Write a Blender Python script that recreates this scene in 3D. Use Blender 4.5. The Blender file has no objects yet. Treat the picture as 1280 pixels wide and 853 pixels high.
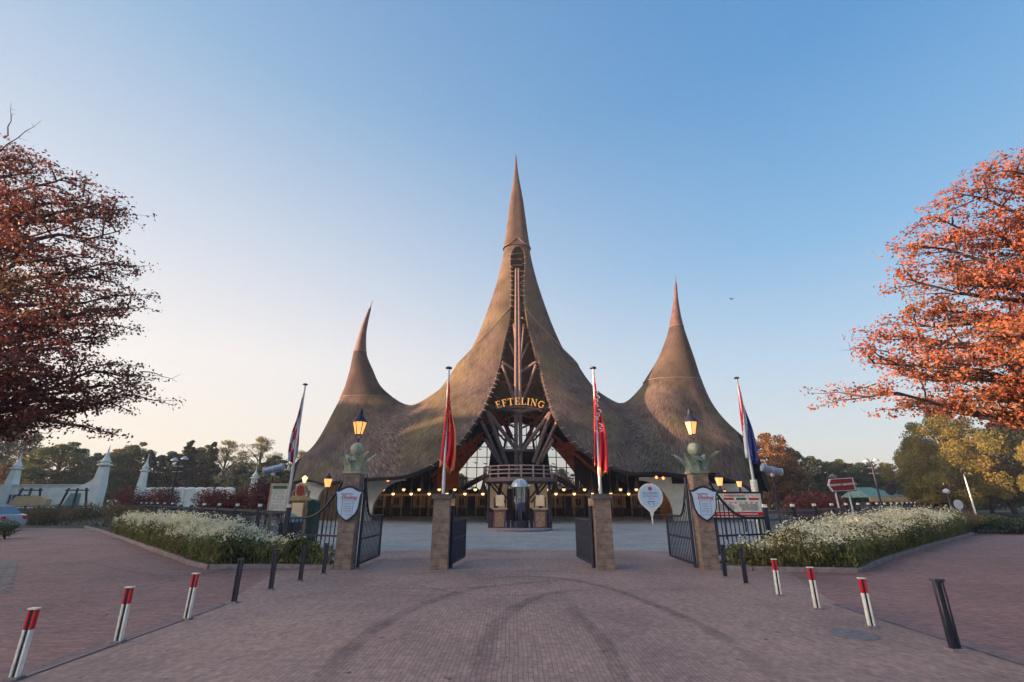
import bpy, math, random
import numpy as np
from mathutils import Vector, Matrix, geometry

# ---------------------------------------------------------------- camera / light
F = 579.0; PITCH = math.radians(19.05); H = 1.75
sc = bpy.context.scene
COL = sc.collection
cam_d = bpy.data.cameras.new("camera"); cam = bpy.data.objects.new("camera", cam_d); COL.objects.link(cam)
cam.location = (0, 0, H); cam.rotation_euler = (math.pi/2 + PITCH, 0, 0)
cam_d.sensor_width = 36; cam_d.lens = F/1280*36; cam_d.clip_start = 0.05; cam_d.clip_end = 3000
sc.camera = cam
SUN_EL = math.radians(7.0); SUN_AZ = math.radians(-104)      # azimuth from +Y, negative = left
w = bpy.data.worlds.new("World"); sc.world = w; w.use_nodes = True
nt = w.node_tree; bg = nt.nodes["Background"]
sky = nt.nodes.new("ShaderNodeTexSky"); sky.sky_type = 'NISHITA'; sky.sun_disc = False
sky.sun_elevation = math.radians(7.5); sky.sun_rotation = SUN_AZ
sky.air_density = 1.2; sky.dust_density = 2.2; sky.ozone_density = 2.5; sky.altitude = 0
# the clear evening sky: the physical sky, tuned towards the blue above and the pale glow low down on the sun's side
def _n(t, **k):
    x = nt.nodes.new(t)
    for a, b in k.items(): setattr(x, a, b)
    return x
def _lin(c): return tuple(((v/255/12.92) if v/255 <= .04045 else ((v/255+.055)/1.055)**2.4) for v in c)
EXPO = 1.8; WST = .15
def _ramp(stops):
    r = _n("ShaderNodeValToRGB"); e = r.color_ramp.elements
    while len(e) < len(stops): e.new(.5)
    for el, (p, c) in zip(e, stops): el.position = p; el.color = (*[q for q in _lin(c)], 1)
    r.color_ramp.interpolation = 'EASE' if False else 'LINEAR'
    return r
tcw = _n("ShaderNodeTexCoord"); sxyz = _n("ShaderNodeSeparateXYZ"); nt.links.new(tcw.outputs["Generated"], sxyz.inputs[0])
away = _ramp([(0,(222,218,212)),(.10,(208,214,220)),(.25,(172,202,226)),(.45,(122,178,222)),(.7,(80,150,208)),(1,(60,128,194))])
near = _ramp([(0,(255,240,222)),(.10,(254,242,230)),(.25,(246,240,236)),(.45,(212,220,232)),(.7,(152,188,220)),(1,(100,148,204))])
for q in (away, near): nt.links.new(sxyz.outputs[2], q.inputs[0])
gaz = math.radians(-75); dt = _n("ShaderNodeVectorMath", operation='DOT_PRODUCT'); dt.inputs[1].default_value = (math.sin(gaz), math.cos(gaz), 0)
nt.links.new(tcw.outputs["Generated"], dt.inputs[0])
mrw = _n("ShaderNodeMapRange", interpolation_type='SMOOTHSTEP'); mrw.inputs[1].default_value = -.45; mrw.inputs[2].default_value = .9
nt.links.new(dt.outputs["Value"], mrw.inputs[0])
mxw = _n("ShaderNodeMixRGB"); nt.links.new(mrw.outputs[0], mxw.inputs[0]); nt.links.new(away.outputs[0], mxw.inputs[1]); nt.links.new(near.outputs[0], mxw.inputs[2])
scw = _n("ShaderNodeVectorMath", operation='SCALE'); scw.inputs["Scale"].default_value = 1/(WST*2**EXPO); nt.links.new(mxw.outputs[0], scw.inputs[0])
# bright sky round the low sun
gl = _n("ShaderNodeVectorMath", operation='DOT_PRODUCT'); gl.inputs[1].default_value = (math.sin(SUN_AZ)*.98, math.cos(SUN_AZ)*.98, .17); nt.links.new(tcw.outputs["Generated"], gl.inputs[0])
gm = _n("ShaderNodeMapRange", interpolation_type='SMOOTHSTEP'); gm.inputs[1].default_value = .70; gm.inputs[2].default_value = 1.0; gm.inputs[3].default_value = 0; gm.inputs[4].default_value = 12; nt.links.new(gl.outputs["Value"], gm.inputs[0])
gc = _n("ShaderNodeVectorMath", operation='SCALE'); gc.inputs[0].default_value = (1.0,.78,.56); nt.links.new(gm.outputs[0], gc.inputs["Scale"])
adw = _n("ShaderNodeVectorMath", operation='ADD'); nt.links.new(scw.outputs[0], adw.inputs[0]); nt.links.new(gc.outputs[0], adw.inputs[1])
skm = _n("ShaderNodeMixRGB"); skm.inputs[0].default_value = .9; nt.links.new(sky.outputs[0], skm.inputs[1]); nt.links.new(adw.outputs[0], skm.inputs[2])
nt.links.new(skm.outputs[0], bg.inputs[0]); bg.inputs[1].default_value = WST
sd = bpy.data.lights.new("sun", 'SUN'); so = bpy.data.objects.new("sun", sd); COL.objects.link(so)
sd.energy = 5.0; sd.angle = math.radians(0.6); sd.color = (1.0, 0.57, 0.32)
sdir = Vector((math.sin(SUN_AZ)*math.cos(SUN_EL), math.cos(SUN_AZ)*math.cos(SUN_EL), math.sin(SUN_EL)))
so.rotation_euler = sdir.to_track_quat('Z', 'Y').to_euler()
so.location = (-60, 10, 40)
sc.view_settings.view_transform = 'Standard'; sc.view_settings.look = 'None'
sc.view_settings.gamma = 1; sc.view_settings.use_curve_mapping = False
sc.view_settings.exposure = EXPO
sc.render.engine = 'CYCLES'
sc.cycles.max_bounces = 5; sc.cycles.transparent_max_bounces = 12

# ---------------------------------------------------------------- helpers
rng = random.Random(7); nr = np.random.default_rng(11)
def ray(px, py):
    a = (px-640)/F; b = (426.5-py)/F
    return (a, math.cos(PITCH)-b*math.sin(PITCH), math.sin(PITCH)+b*math.cos(PITCH))
def P(px, py, Y):
    d = ray(px, py); t = Y/d[1]
    return Vector((d[0]*t, Y, H+d[2]*t))
def G(px, py, z=0.0):
    d = ray(px, py); t = (z-H)/d[2]
    return Vector((d[0]*t, d[1]*t, z))
def lin(c):
    return tuple(((v/255/12.92) if v/255 <= .04045 else ((v/255+.055)/1.055)**2.4) for v in c)

MATS = {}
def mat(name, col, rough=.7, var=.25, scale=3.0, bump=.0, bscale=40, metal=0, emit=0, ecol=None, spec=.4):
    if name in MATS: return MATS[name]
    m = bpy.data.materials.new(name); m.use_nodes = True; MATS[name] = m
    n = m.node_tree; b = n.nodes["Principled BSDF"]
    b.inputs["Roughness"].default_value = rough; b.inputs["Metallic"].default_value = metal
    b.inputs["Specular IOR Level"].default_value = spec
    tc = n.nodes.new("ShaderNodeTexCoord")
    if var > 0:
        no = n.nodes.new("ShaderNodeTexNoise"); no.inputs["Scale"].default_value = scale; no.inputs["Detail"].default_value = 6
        n.links.new(tc.outputs["Object"], no.inputs["Vector"])
        r = n.nodes.new("ShaderNodeValToRGB"); e = r.color_ramp.elements
        e[0].position = .3; e[1].position = .7
        e[0].color = (*[c*(1-var) for c in col], 1); e[1].color = (*[min(1, c*(1+var)) for c in col], 1)
        n.links.new(no.outputs["Fac"], r.inputs[0]); n.links.new(r.outputs[0], b.inputs["Base Color"])
    else:
        b.inputs["Base Color"].default_value = (*col, 1)
    if bump > 0:
        n2 = n.nodes.new("ShaderNodeTexNoise"); n2.inputs["Scale"].default_value = bscale; n2.inputs["Detail"].default_value = 5
        n.links.new(tc.outputs["Object"], n2.inputs["Vector"])
        bp = n.nodes.new("ShaderNodeBump"); bp.inputs["Strength"].default_value = bump; bp.inputs["Distance"].default_value = .03
        n.links.new(n2.outputs["Fac"], bp.inputs["Height"]); n.links.new(bp.outputs[0], b.inputs["Normal"])
    if emit:
        b.inputs["Emission Color"].default_value = (*(ecol or col), 1); b.inputs["Emission Strength"].default_value = emit
    return m

def ramp(n, stops):
    r = n.nodes.new("ShaderNodeValToRGB"); e = r.color_ramp.elements
    while len(e) < len(stops): e.new(.5)
    for el, (p, c) in zip(e, stops): el.position = p; el.color = (*c, 1)
    return r

class MB:
    def __init__(s): s.v = []; s.f = []; s.m = []
    def add(s, vs, fs, mi=0):
        o = len(s.v); s.v += [tuple(v) for v in vs]; s.f += [tuple(i+o for i in f) for f in fs]; s.m += [mi]*len(fs)
        return s
    def box(s, c, sz, rz=0, mi=0, rot=None):
        hx, hy, hz = sz[0]/2, sz[1]/2, sz[2]/2
        R = rot if rot is not None else Matrix.Rotation(rz, 3, 'Z')
        vs = [Vector(c)+R@Vector((x*hx, y*hy, z*hz)) for z in (-1, 1) for (x, y) in ((-1,-1),(1,-1),(1,1),(-1,1))]
        return s.add(vs, [(3,2,1,0),(4,5,6,7),(0,1,5,4),(1,2,6,5),(2,3,7,6),(3,0,4,7)], mi)
    def beam(s, p, q, wd, ht, mi=0):
        p = Vector(p); q = Vector(q); d = q-p; L = d.length
        if L < 1e-6: return s
        z = d.normalized(); up = Vector((0,0,1)) if abs(z.z) < .95 else Vector((0,1,0))
        x = z.cross(up).normalized(); y = z.cross(x)
        R = Matrix((x, y, z)).transposed()
        return s.box((p+q)/2, (wd, ht, L), rot=R, mi=mi)
    def tube(s, p, q, r0, r1=None, n=10, mi=0, cap=True):
        if r1 is None: r1 = r0
        p = Vector(p); q = Vector(q); z = (q-p)
        if z.length < 1e-7: return s
        z.normalize(); up = Vector((0,0,1)) if abs(z.z) < .95 else Vector((1,0,0))
        x = z.cross(up).normalized(); y = z.cross(x)
        vs = [p+(x*math.cos(2*math.pi*i/n)+y*math.sin(2*math.pi*i/n))*r0 for i in range(n)] + \
             [q+(x*math.cos(2*math.pi*i/n)+y*math.sin(2*math.pi*i/n))*r1 for i in range(n)]
        fs = [(i, n+i, n+(i+1) % n, (i+1) % n) for i in range(n)]
        if cap: fs += [tuple(range(n)), tuple(reversed(range(n, 2*n)))]
        return s.add(vs, fs, mi)
    def path(s, pts, rs, n=8, mi=0):
        pts = [Vector(p) for p in pts]; k = len(pts)
        if not hasattr(rs, '__len__'): rs = [rs]*k
        vs = []; px = None
        for i in range(k):
            t = (pts[min(i+1, k-1)]-pts[max(i-1, 0)]).normalized()
            if px is None:
                up = Vector((0,0,1)) if abs(t.z) < .9 else Vector((1,0,0)); x = t.cross(up).normalized()
            else:
                x = (px - t*px.dot(t)).normalized()
            px = x; y = t.cross(x)
            vs += [pts[i]+(x*math.cos(2*math.pi*j/n)+y*math.sin(2*math.pi*j/n))*rs[i] for j in range(n)]
        fs = [(i*n+j, (i+1)*n+j, (i+1)*n+(j+1) % n, i*n+(j+1) % n) for i in range(k-1) for j in range(n)]
        fs += [tuple(range(n)), tuple(reversed(range((k-1)*n, k*n)))]
        return s.add(vs, fs, mi)
    def lathe(s, prof, c=(0,0,0), n=16, mi=0, sx=1, sy=1, ph=0):
        c = Vector(c); vs = []; k = len(prof)
        for r, z in prof:
            vs += [c+Vector((r*sx*math.cos(2*math.pi*j/n+ph), r*sy*math.sin(2*math.pi*j/n+ph), z)) for j in range(n)]
        fs = [(i*n+j, i*n+(j+1) % n, (i+1)*n+(j+1) % n, (i+1)*n+j) for i in range(k-1) for j in range(n)]
        fs += [tuple(reversed(range(n))), tuple(range((k-1)*n, k*n))]
        return s.add(vs, fs, mi)
    def ball(s, c, r, n=14, mi=0, sz=1):
        k = n//2
        return s.lathe([(max(.001, r*math.sin(math.pi*i/k)), -r*sz*math.cos(math.pi*i/k)) for i in range(k+1)], c, n, mi)
    def prism(s, poly, o, ux, uy, th, mi=0):
        """polygon (2D) in the plane o + x*ux + y*uy, thickened by th along ux x uy, both ways"""
        o = Vector(o); ux = Vector(ux); uy = Vector(uy); nn = ux.cross(uy).normalized()*th/2; k = len(poly)
        vs = [o+ux*x+uy*y+nn for x, y in poly]+[o+ux*x+uy*y-nn for x, y in poly]
        tri = geometry.tessellate_polygon([[Vector((x, y, 0)) for x, y in poly]])
        fs = []
        for t in tri:
            a, b, c = t
            pa, pb, pc = [Vector(poly[i]) for i in (a, b, c)]
            ar = (pb.x-pa.x)*(pc.y-pa.y)-(pb.y-pa.y)*(pc.x-pa.x)
            if ar < 0: b, c = c, b
            fs += [(a, b, c), (a+k, c+k, b+k)]
        A = sum(poly[i][0]*poly[(i+1) % k][1]-poly[(i+1) % k][0]*poly[i][1] for i in range(k))
        for i in range(k):
            j = (i+1) % k
            fs.append((i, i+k, j+k, j) if A > 0 else (i, j, j+k, i+k))
        return s.add(vs, fs, mi)
    def sheet(s, pts, mi=0):
        k = len(pts); tri = geometry.tessellate_polygon([[Vector((p[0], p[1], 0)) for p in pts]])
        fs = []
        for a, b, c in tri:
            A = (pts[b][0]-pts[a][0])*(pts[c][1]-pts[a][1])-(pts[b][1]-pts[a][1])*(pts[c][0]-pts[a][0])
            fs.append((a, b, c) if A > 0 else (a, c, b))
        return s.add([Vector(p) for p in pts], fs, mi)

OFF = {}
def mesh_from(name, mb, off=(0,0,0)):
    me = bpy.data.meshes.new(name)
    me.from_pydata([(v[0]-off[0], v[1]-off[1], v[2]-off[2]) for v in mb.v], [], mb.f)
    return me
def obj(name, mb, m, parent=None, local=False, smooth=True, ang=35, label=None):
    off = (0,0,0) if (local or parent is None) else OFF[parent.name]
    me = mesh_from(name, mb, off)
    ms = m if isinstance(m, (list, tuple)) else [m]
    for x in ms: me.materials.append(x)
    if len(ms) > 1: me.polygons.foreach_set('material_index', mb.m)
    if smooth:
        me.polygons.foreach_set('use_smooth', [True]*len(me.polygons)); me.set_sharp_from_angle(angle=math.radians(ang))
    o = bpy.data.objects.new(name, me); COL.objects.link(o)
    if parent is not None: o.parent = parent
    OFF[o.name] = off
    if label: o['label'] = label
    return o
def tag(o, label, cat=None, group=None, kind=None):
    if label: o['label'] = label
    if cat: o['category'] = cat
    if group: o['group'] = group
    if kind: o['kind'] = kind
    return o
def thing(name, label, cat, loc=(0,0,0), rz=0, group=None):
    o = bpy.data.objects.new(name, None); COL.objects.link(o); o.empty_display_size = .3
    o.location = loc; o.rotation_euler = (0,0,rz); OFF[o.name] = tuple(loc)
    return tag(o, label, cat, group)
def struct(name, mb, m, **k):
    o = obj(name, mb, m, **k); o['kind'] = 'structure'; return o
def children(o): return [c for c in bpy.data.objects if c.parent == o]
KIDS = {}
def dup(root, loc, rz=0, label=None, scale=None, group=None):
    """copy a thing with its parts and sub-parts"""
    if root.name not in KIDS: KIDS[root.name] = [(c, children(c)) for c in children(root)]
    r = root.copy(); COL.objects.link(r); r.location = loc; r.rotation_euler = (0,0,rz); OFF[r.name] = tuple(loc)
    if scale is not None: r.scale = scale if hasattr(scale, '__len__') else (scale,)*3
    if label: r['label'] = label
    if group: r['group'] = group
    for c, gs in KIDS[root.name]:
        d = c.copy(); COL.objects.link(d); d.parent = r
        for g in gs:
            e = g.copy(); COL.objects.link(e); e.parent = d
    return r
ORD = ['first','second','third','fourth','fifth','sixth','seventh','eighth','ninth','tenth','eleventh','twelfth','thirteenth','fourteenth','fifteenth','sixteenth']

def text_into(mb, s, size, o, ux=(1,0,0), uy=(0,0,1), mi=0, th=.004, align='CENTER', shear=0):
    c = bpy.data.curves.new('txt', 'FONT'); c.body = s; c.size = size; c.align_x = align; c.align_y = 'CENTER'
    c.extrude = th; c.shear = shear; c.resolution_u = 2
    t = bpy.data.objects.new('txt', c); COL.objects.link(t)
    dg = bpy.context.evaluated_depsgraph_get(); me = bpy.data.meshes.new_from_object(t.evaluated_get(dg))
    o = Vector(o); ux = Vector(ux); uy = Vector(uy); nn = ux.cross(uy)
    mb.add([o+ux*v.co.x+uy*v.co.y+nn*v.co.z for v in me.vertices], [tuple(p.vertices) for p in me.polygons], mi)
    bpy.data.objects.remove(t); bpy.data.curves.remove(c); bpy.data.meshes.remove(me)

def pchip(xs, ys):
    xs = np.array(xs, float); ys = np.array(ys, float); h = np.diff(xs); d = np.diff(ys)/h
    m = np.zeros_like(xs); m[0] = d[0]; m[-1] = d[-1]
    for i in range(1, len(xs)-1):
        m[i] = 0 if d[i-1]*d[i] <= 0 else 2*d[i-1]*d[i]/(d[i-1]+d[i])
    def f(x):
        x = np.asarray(x, float); xc = np.clip(x, xs[0], xs[-1])
        i = np.clip(np.searchsorted(xs, xc)-1, 0, len(xs)-2); t = (xc-xs[i])/h[i]
        v = (2*t**3-3*t**2+1)*ys[i]+(t**3-2*t**2+t)*h[i]*m[i]+(-2*t**3+3*t**2)*ys[i+1]+(t**3-t**2)*h[i]*m[i+1]
        return v+np.where(x > xs[-1], (x-xs[-1])*m[-1], 0)
    return f

# ---------------------------------------------------------------- materials
def paver_mat(name, c1, c2, mortar, bw=.21, bh=.105, rot=0, stain=.5, bumps=.5, ms=.005):
    m = bpy.data.materials.new(name); m.use_nodes = True; n = m.node_tree; b = n.nodes["Principled BSDF"]
    tc = n.nodes.new("ShaderNodeTexCoord"); mp = n.nodes.new("ShaderNodeMapping"); mp.inputs["Rotation"].default_value = (0,0,rot)
    n.links.new(tc.outputs["Object"], mp.inputs[0])
    # slight wobble of the courses
    wn = n.nodes.new("ShaderNodeTexNoise"); wn.inputs["Scale"].default_value = .8; n.links.new(mp.outputs[0], wn.inputs["Vector"])
    wa = n.nodes.new("ShaderNodeVectorMath"); wa.operation = 'MULTIPLY_ADD'; wa.inputs[1].default_value = (.07,.07,0)
    n.links.new(wn.outputs["Color"], wa.inputs[0]); n.links.new(mp.outputs[0], wa.inputs[2])
    br = n.nodes.new("ShaderNodeTexBrick"); br.inputs["Scale"].default_value = 1
    br.inputs["Brick Width"].default_value = bw; br.inputs["Row Height"].default_value = bh
    br.inputs["Mortar Size"].default_value = ms; br.inputs["Mortar Smooth"].default_value = .4; br.inputs["Bias"].default_value = 0
    br.inputs["Color1"].default_value = (*c1,1); br.inputs["Color2"].default_value = (*c2,1); br.inputs["Mortar"].default_value = (*mortar,1)
    n.links.new(wa.outputs[0], br.inputs["Vector"])
    no = n.nodes.new("ShaderNodeTexNoise"); no.inputs["Scale"].default_value = .45; no.inputs["Detail"].default_value = 8; no.inputs["Roughness"].default_value = .65
    n.links.new(tc.outputs["Object"], no.inputs["Vector"])
    r = ramp(n, [(.32, (1-stain*.5, 1-stain*.5, 1-stain*.46)), (.5,(1,1,1)), (.68, (1+stain*.35, 1+stain*.32, 1+stain*.2))])
    n.links.new(no.outputs["Fac"], r.inputs[0])
    n3 = n.nodes.new("ShaderNodeTexNoise"); n3.inputs["Scale"].default_value = 9; n3.inputs["Detail"].default_value = 4
    n.links.new(tc.outputs["Object"], n3.inputs["Vector"])
    r3 = ramp(n, [(.25, (.72,.72,.72)), (.75, (1.25,1.22,1.2))]); n.links.new(n3.outputs["Fac"], r3.inputs[0])
    # dark specks (missing joints, gum)
    v = n.nodes.new("ShaderNodeTexNoise"); v.inputs["Scale"].default_value = 5.5; v.inputs["Detail"].default_value = 2
    n.links.new(mp.outputs[0], v.inputs["Vector"])
    rv = ramp(n, [(.0,(1,1,1)),(.70,(1,1,1)),(.76,(.35,.35,.4))]); n.links.new(v.outputs["Fac"], rv.inputs[0])
    def mul(a, bb):
        x = n.nodes.new("ShaderNodeMixRGB"); x.blend_type = 'MULTIPLY'; x.inputs[0].default_value = 1
        n.links.new(a, x.inputs[1]); n.links.new(bb, x.inputs[2]); return x.outputs[0]
    c = mul(mul(mul(br.outputs["Color"], r.outputs[0]), r3.outputs[0]), rv.outputs[0])
    n.links.new(c, b.inputs["Base Color"]); b.inputs["Roughness"].default_value = .75; b.inputs["Specular IOR Level"].default_value = .35
    ad = n.nodes.new("ShaderNodeMath"); ad.operation = 'MULTIPLY_ADD'; ad.inputs[1].default_value = -1; 
    n.links.new(br.outputs["Fac"], ad.inputs[0]); n.links.new(n3.outputs["Fac"], ad.inputs[2])
    bp = n.nodes.new("ShaderNodeBump"); bp.inputs["Strength"].default_value = bumps; bp.inputs["Distance"].default_value = .012
    n.links.new(ad.outputs[0], bp.inputs["Height"]); n.links.new(bp.outputs[0], b.inputs["Normal"])
    return m

def brick_mat(name, c1, c2, mortar):
    m = bpy.data.materials.new(name); m.use_nodes = True; n = m.node_tree; b = n.nodes["Principled BSDF"]
    tc = n.nodes.new("ShaderNodeTexCoord"); sp = n.nodes.new("ShaderNodeSeparateXYZ"); n.links.new(tc.outputs["Object"], sp.inputs[0])
    ad = n.nodes.new("ShaderNodeMath"); n.links.new(sp.outputs[0], ad.inputs[0]); n.links.new(sp.outputs[1], ad.inputs[1])
    cb = n.nodes.new("ShaderNodeCombineXYZ"); n.links.new(ad.outputs[0], cb.inputs[0]); n.links.new(sp.outputs[2], cb.inputs[1])
    br = n.nodes.new("ShaderNodeTexBrick"); br.inputs["Scale"].default_value = 1
    br.inputs["Brick Width"].default_value = .215; br.inputs["Row Height"].default_value = .065; br.inputs["Mortar Size"].default_value = .008
    br.inputs["Color1"].default_value = (*c1,1); br.inputs["Color2"].default_value = (*c2,1); br.inputs["Mortar"].default_value = (*mortar,1)
    n.links.new(cb.outputs[0], br.inputs["Vector"])
    no = n.nodes.new("ShaderNodeTexNoise"); no.inputs["Scale"].default_value = 5; no.inputs["Detail"].default_value = 6
    n.links.new(tc.outputs["Object"], no.inputs["Vector"]); r = ramp(n, [(.3,(.6,.6,.6)),(.7,(1.3,1.25,1.2))]); n.links.new(no.outputs["Fac"], r.inputs[0])
    x = n.nodes.new("ShaderNodeMixRGB"); x.blend_type = 'MULTIPLY'; x.inputs[0].default_value = 1
    n.links.new(br.outputs["Color"], x.inputs[1]); n.links.new(r.outputs[0], x.inputs[2]); n.links.new(x.outputs[0], b.inputs["Base Color"])
    bp = n.nodes.new("ShaderNodeBump"); bp.inputs["Strength"].default_value = .6; bp.inputs["Distance"].default_value = .01; bp.invert = True
    n.links.new(br.outputs["Fac"], bp.inputs["Height"]); n.links.new(bp.outputs[0], b.inputs["Normal"]); b.inputs["Roughness"].default_value = .85
    return m

def thatch_mat(name, dark, mid, moss, fine=1.0, mossy=.5):
    m = bpy.data.materials.new(name); m.use_nodes = True; n = m.node_tree; b = n.nodes["Principled BSDF"]
    tc = n.nodes.new("ShaderNodeTexCoord")
    uvn = n.nodes.new("ShaderNodeUVMap"); mp = n.nodes.new("ShaderNodeMapping"); mp.inputs["Scale"].default_value = (15*fine, .55, 1); n.links.new(uvn.outputs[0], mp.inputs[0])
    a = n.nodes.new("ShaderNodeTexNoise"); a.inputs["Scale"].default_value = 1.6; a.inputs["Detail"].default_value = 9; a.inputs["Roughness"].default_value = .75
    n.links.new(mp.outputs[0], a.inputs["Vector"])
    ra = ramp(n, [(.32, tuple(c*.4 for c in dark)), (.43, dark), (.57, mid), (.70, tuple(c*1.7 for c in mid))]); n.links.new(a.outputs["Fac"], ra.inputs[0])
    c = n.nodes.new("ShaderNodeTexNoise"); c.inputs["Scale"].default_value = .22; c.inputs["Detail"].default_value = 7; c.inputs["Roughness"].default_value = .6
    n.links.new(tc.outputs["Object"], c.inputs["Vector"])
    rc = ramp(n, [(.46, (0,0,0)), (.62, (mossy,)*3)]); n.links.new(c.outputs["Fac"], rc.inputs[0])
    mx = n.nodes.new("ShaderNodeMixRGB"); n.links.new(rc.outputs[0], mx.inputs[0]); n.links.new(ra.outputs[0], mx.inputs[1])
    rm = ramp(n, [(.3, tuple(q*.5 for q in moss)), (.7, tuple(q*1.4 for q in moss))]); n.links.new(a.outputs["Fac"], rm.inputs[0]); n.links.new(rm.outputs[0], mx.inputs[2])
    # courses where the reed is laid, wandering with the noise
    d = n.nodes.new("ShaderNodeTexNoise"); d.inputs["Scale"].default_value = .55; d.inputs["Detail"].default_value = 5; n.links.new(tc.outputs["Object"], d.inputs["Vector"])
    rd = ramp(n, [(.32, (.66,.66,.70)), (.5, (1,.99,.98)), (.68, (1.22,1.2,1.14))]); n.links.new(d.outputs["Fac"], rd.inputs[0])
    mu = n.nodes.new("ShaderNodeMixRGB"); mu.blend_type = 'MULTIPLY'; mu.inputs[0].default_value = 1
    n.links.new(mx.outputs[0], mu.inputs[1]); n.links.new(rd.outputs[0], mu.inputs[2])
    n.links.new(mu.outputs[0], b.inputs["Base Color"]); b.inputs["Roughness"].default_value = .95; b.inputs["Specular IOR Level"].default_value = .1
    bp = n.nodes.new("ShaderNodeBump"); bp.inputs["Strength"].default_value = .35; bp.inputs["Distance"].default_value = .05
    n.links.new(a.outputs["Fac"], bp.inputs["Height"]); n.links.new(bp.outputs[0], b.inputs["Normal"])
    return m

def leaf_mat(name, cols, trans=.25, clump=.35):
    m = bpy.data.materials.new(name); m.use_nodes = True; n = m.node_tree; b = n.nodes["Principled BSDF"]
    g = n.nodes.new("ShaderNodeNewGeometry"); k = len(cols)
    tc = n.nodes.new("ShaderNodeTexCoord"); no = n.nodes.new("ShaderNodeTexNoise"); no.inputs["Scale"].default_value = clump; no.inputs["Detail"].default_value = 3
    n.links.new(tc.outputs["Object"], no.inputs["Vector"])
    mr = n.nodes.new("ShaderNodeMapRange"); mr.inputs[1].default_value = .3; mr.inputs[2].default_value = .7; mr.inputs[3].default_value = -.1; mr.inputs[4].default_value = .75
    n.links.new(no.outputs["Fac"], mr.inputs[0])
    ad = n.nodes.new("ShaderNodeMath"); ad.operation = 'MULTIPLY_ADD'; ad.inputs[1].default_value = .4
    n.links.new(g.outputs["Random Per Island"], ad.inputs[0]); n.links.new(mr.outputs[0], ad.inputs[2])
    r = ramp(n, [(i/(k-1)*.95, c) for i, c in enumerate(cols)]); n.links.new(ad.outputs[0], r.inputs[0])
    n.links.new(r.outputs[0], b.inputs["Base Color"]); b.inputs["Roughness"].default_value = .55; b.inputs["Specular IOR Level"].default_value = .3
    tr = n.nodes.new("ShaderNodeBsdfTranslucent"); n.links.new(r.outputs[0], tr.inputs[0])
    mx = n.nodes.new("ShaderNodeMixShader"); mx.inputs[0].default_value = trans
    n.links.new(b.outputs[0], mx.inputs[1]); n.links.new(tr.outputs[0], mx.inputs[2])
    n.links.new(mx.outputs[0], n.nodes["Material Output"].inputs[0])
    return m

M_black = mat('black_paint', lin((24,28,46)), .5, .25, 8, spec=.5)
M_iron = mat('dark_iron', lin((34,38,58)), .5, .2, 10)
M_white = mat('white_plaster', lin((218,220,212)), .8, .14, .9, .25, 9)
M_wpaint = mat('white_paint', lin((214,214,204)), .55, .22, 11, .15, 40)
M_red = mat('red_paint', lin((190,30,40)), .5, .12, 12)
M_brick = brick_mat('brown_brick', lin((138,118,106)), lin((112,96,90)), lin((126,116,108)))
M_brickd = brick_mat('dark_cap_brick', lin((92,84,84)), lin((76,70,72)), lin((96,92,92)))
M_green = mat('copper_green', lin((152,160,140)), .65, .35, 6, .3, 25)
M_pole = mat('aluminium_pole', lin((190,194,200)), .35, .08, 20, metal=.4)
M_timber = mat('grey_timber', lin((112,94,94)), .8, .35, 5, .3, 30)
M_ptimber = mat('pale_timber', lin((150,130,126)), .8, .3, 5, .3, 30)
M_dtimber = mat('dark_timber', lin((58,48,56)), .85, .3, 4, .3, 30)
M_rtimber = mat('red_timber', lin((150,62,45)), .8, .3, 4, .2, 30)
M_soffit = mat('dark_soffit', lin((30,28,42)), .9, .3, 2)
M_orange = mat('orange_boards', lin((236,100,42)), .7, .25, 2.5)
M_booth = mat('booth_wood', lin((150,118,94)), .8, .35, 6, .2, 30)
M_tan = mat('tan_boards', lin((190,158,118)), .8, .3, 5)
M_gold = mat('gold_letters', lin((206,168,104)), .5, .1, 5, metal=.2)
M_shield = mat('pale_blue_enamel', lin((176,198,222)), .4, .05, 3)
M_ink = mat('dark_ink', lin((70,78,104)), .6, 0)
M_inkred = mat('red_ink', lin((170,50,70)), .6, 0)
M_glow = mat('warm_bulb', (1,.62,.25), .4, 0, emit=2, ecol=(1,.58,.22))
M_glowp = mat('warm_lamp_glass', (1,.6,.3), .4, 0, emit=.4, ecol=(1,.34,.07))
M_globe = mat('warm_globe', (1,.7,.4), .4, 0, emit=.6, ecol=(1,.58,.25))
M_redglow = mat('red_spot_glow', (1,.3,.15), .4, 0, emit=1.6, ecol=(1,.16,.05))
M_panel = mat('lit_panel', lin((200,180,155)), .6, .1, 3, emit=.03, ecol=lin((255,210,150)))
def glass_mat(name, tint, refl=.12, rough=.02):
    m = bpy.data.materials.new(name); m.use_nodes = True; n = m.node_tree; n.nodes.remove(n.nodes["Principled BSDF"])
    t = n.nodes.new("ShaderNodeBsdfTransparent"); t.inputs[0].default_value = (*tint,1)
    g = n.nodes.new("ShaderNodeBsdfGlossy"); g.inputs["Roughness"].default_value = rough
    f = n.nodes.new("ShaderNodeFresnel"); f.inputs[0].default_value = 1.45
    a = n.nodes.new("ShaderNodeMath"); a.inputs[1].default_value = refl*.3; n.links.new(f.outputs[0], a.inputs[0])
    x = n.nodes.new("ShaderNodeMixShader"); n.links.new(a.outputs[0], x.inputs[0]); n.links.new(t.outputs[0], x.inputs[1]); n.links.new(g.outputs[0], x.inputs[2])
    n.links.new(x.outputs[0], n.nodes["Material Output"].inputs[0]); return m
M_glass = glass_mat('window_glass', (.9,.92,.92))
M_carglass = mat('car_glass', lin((70,95,115)), .1, 0, spec=.9)

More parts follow.
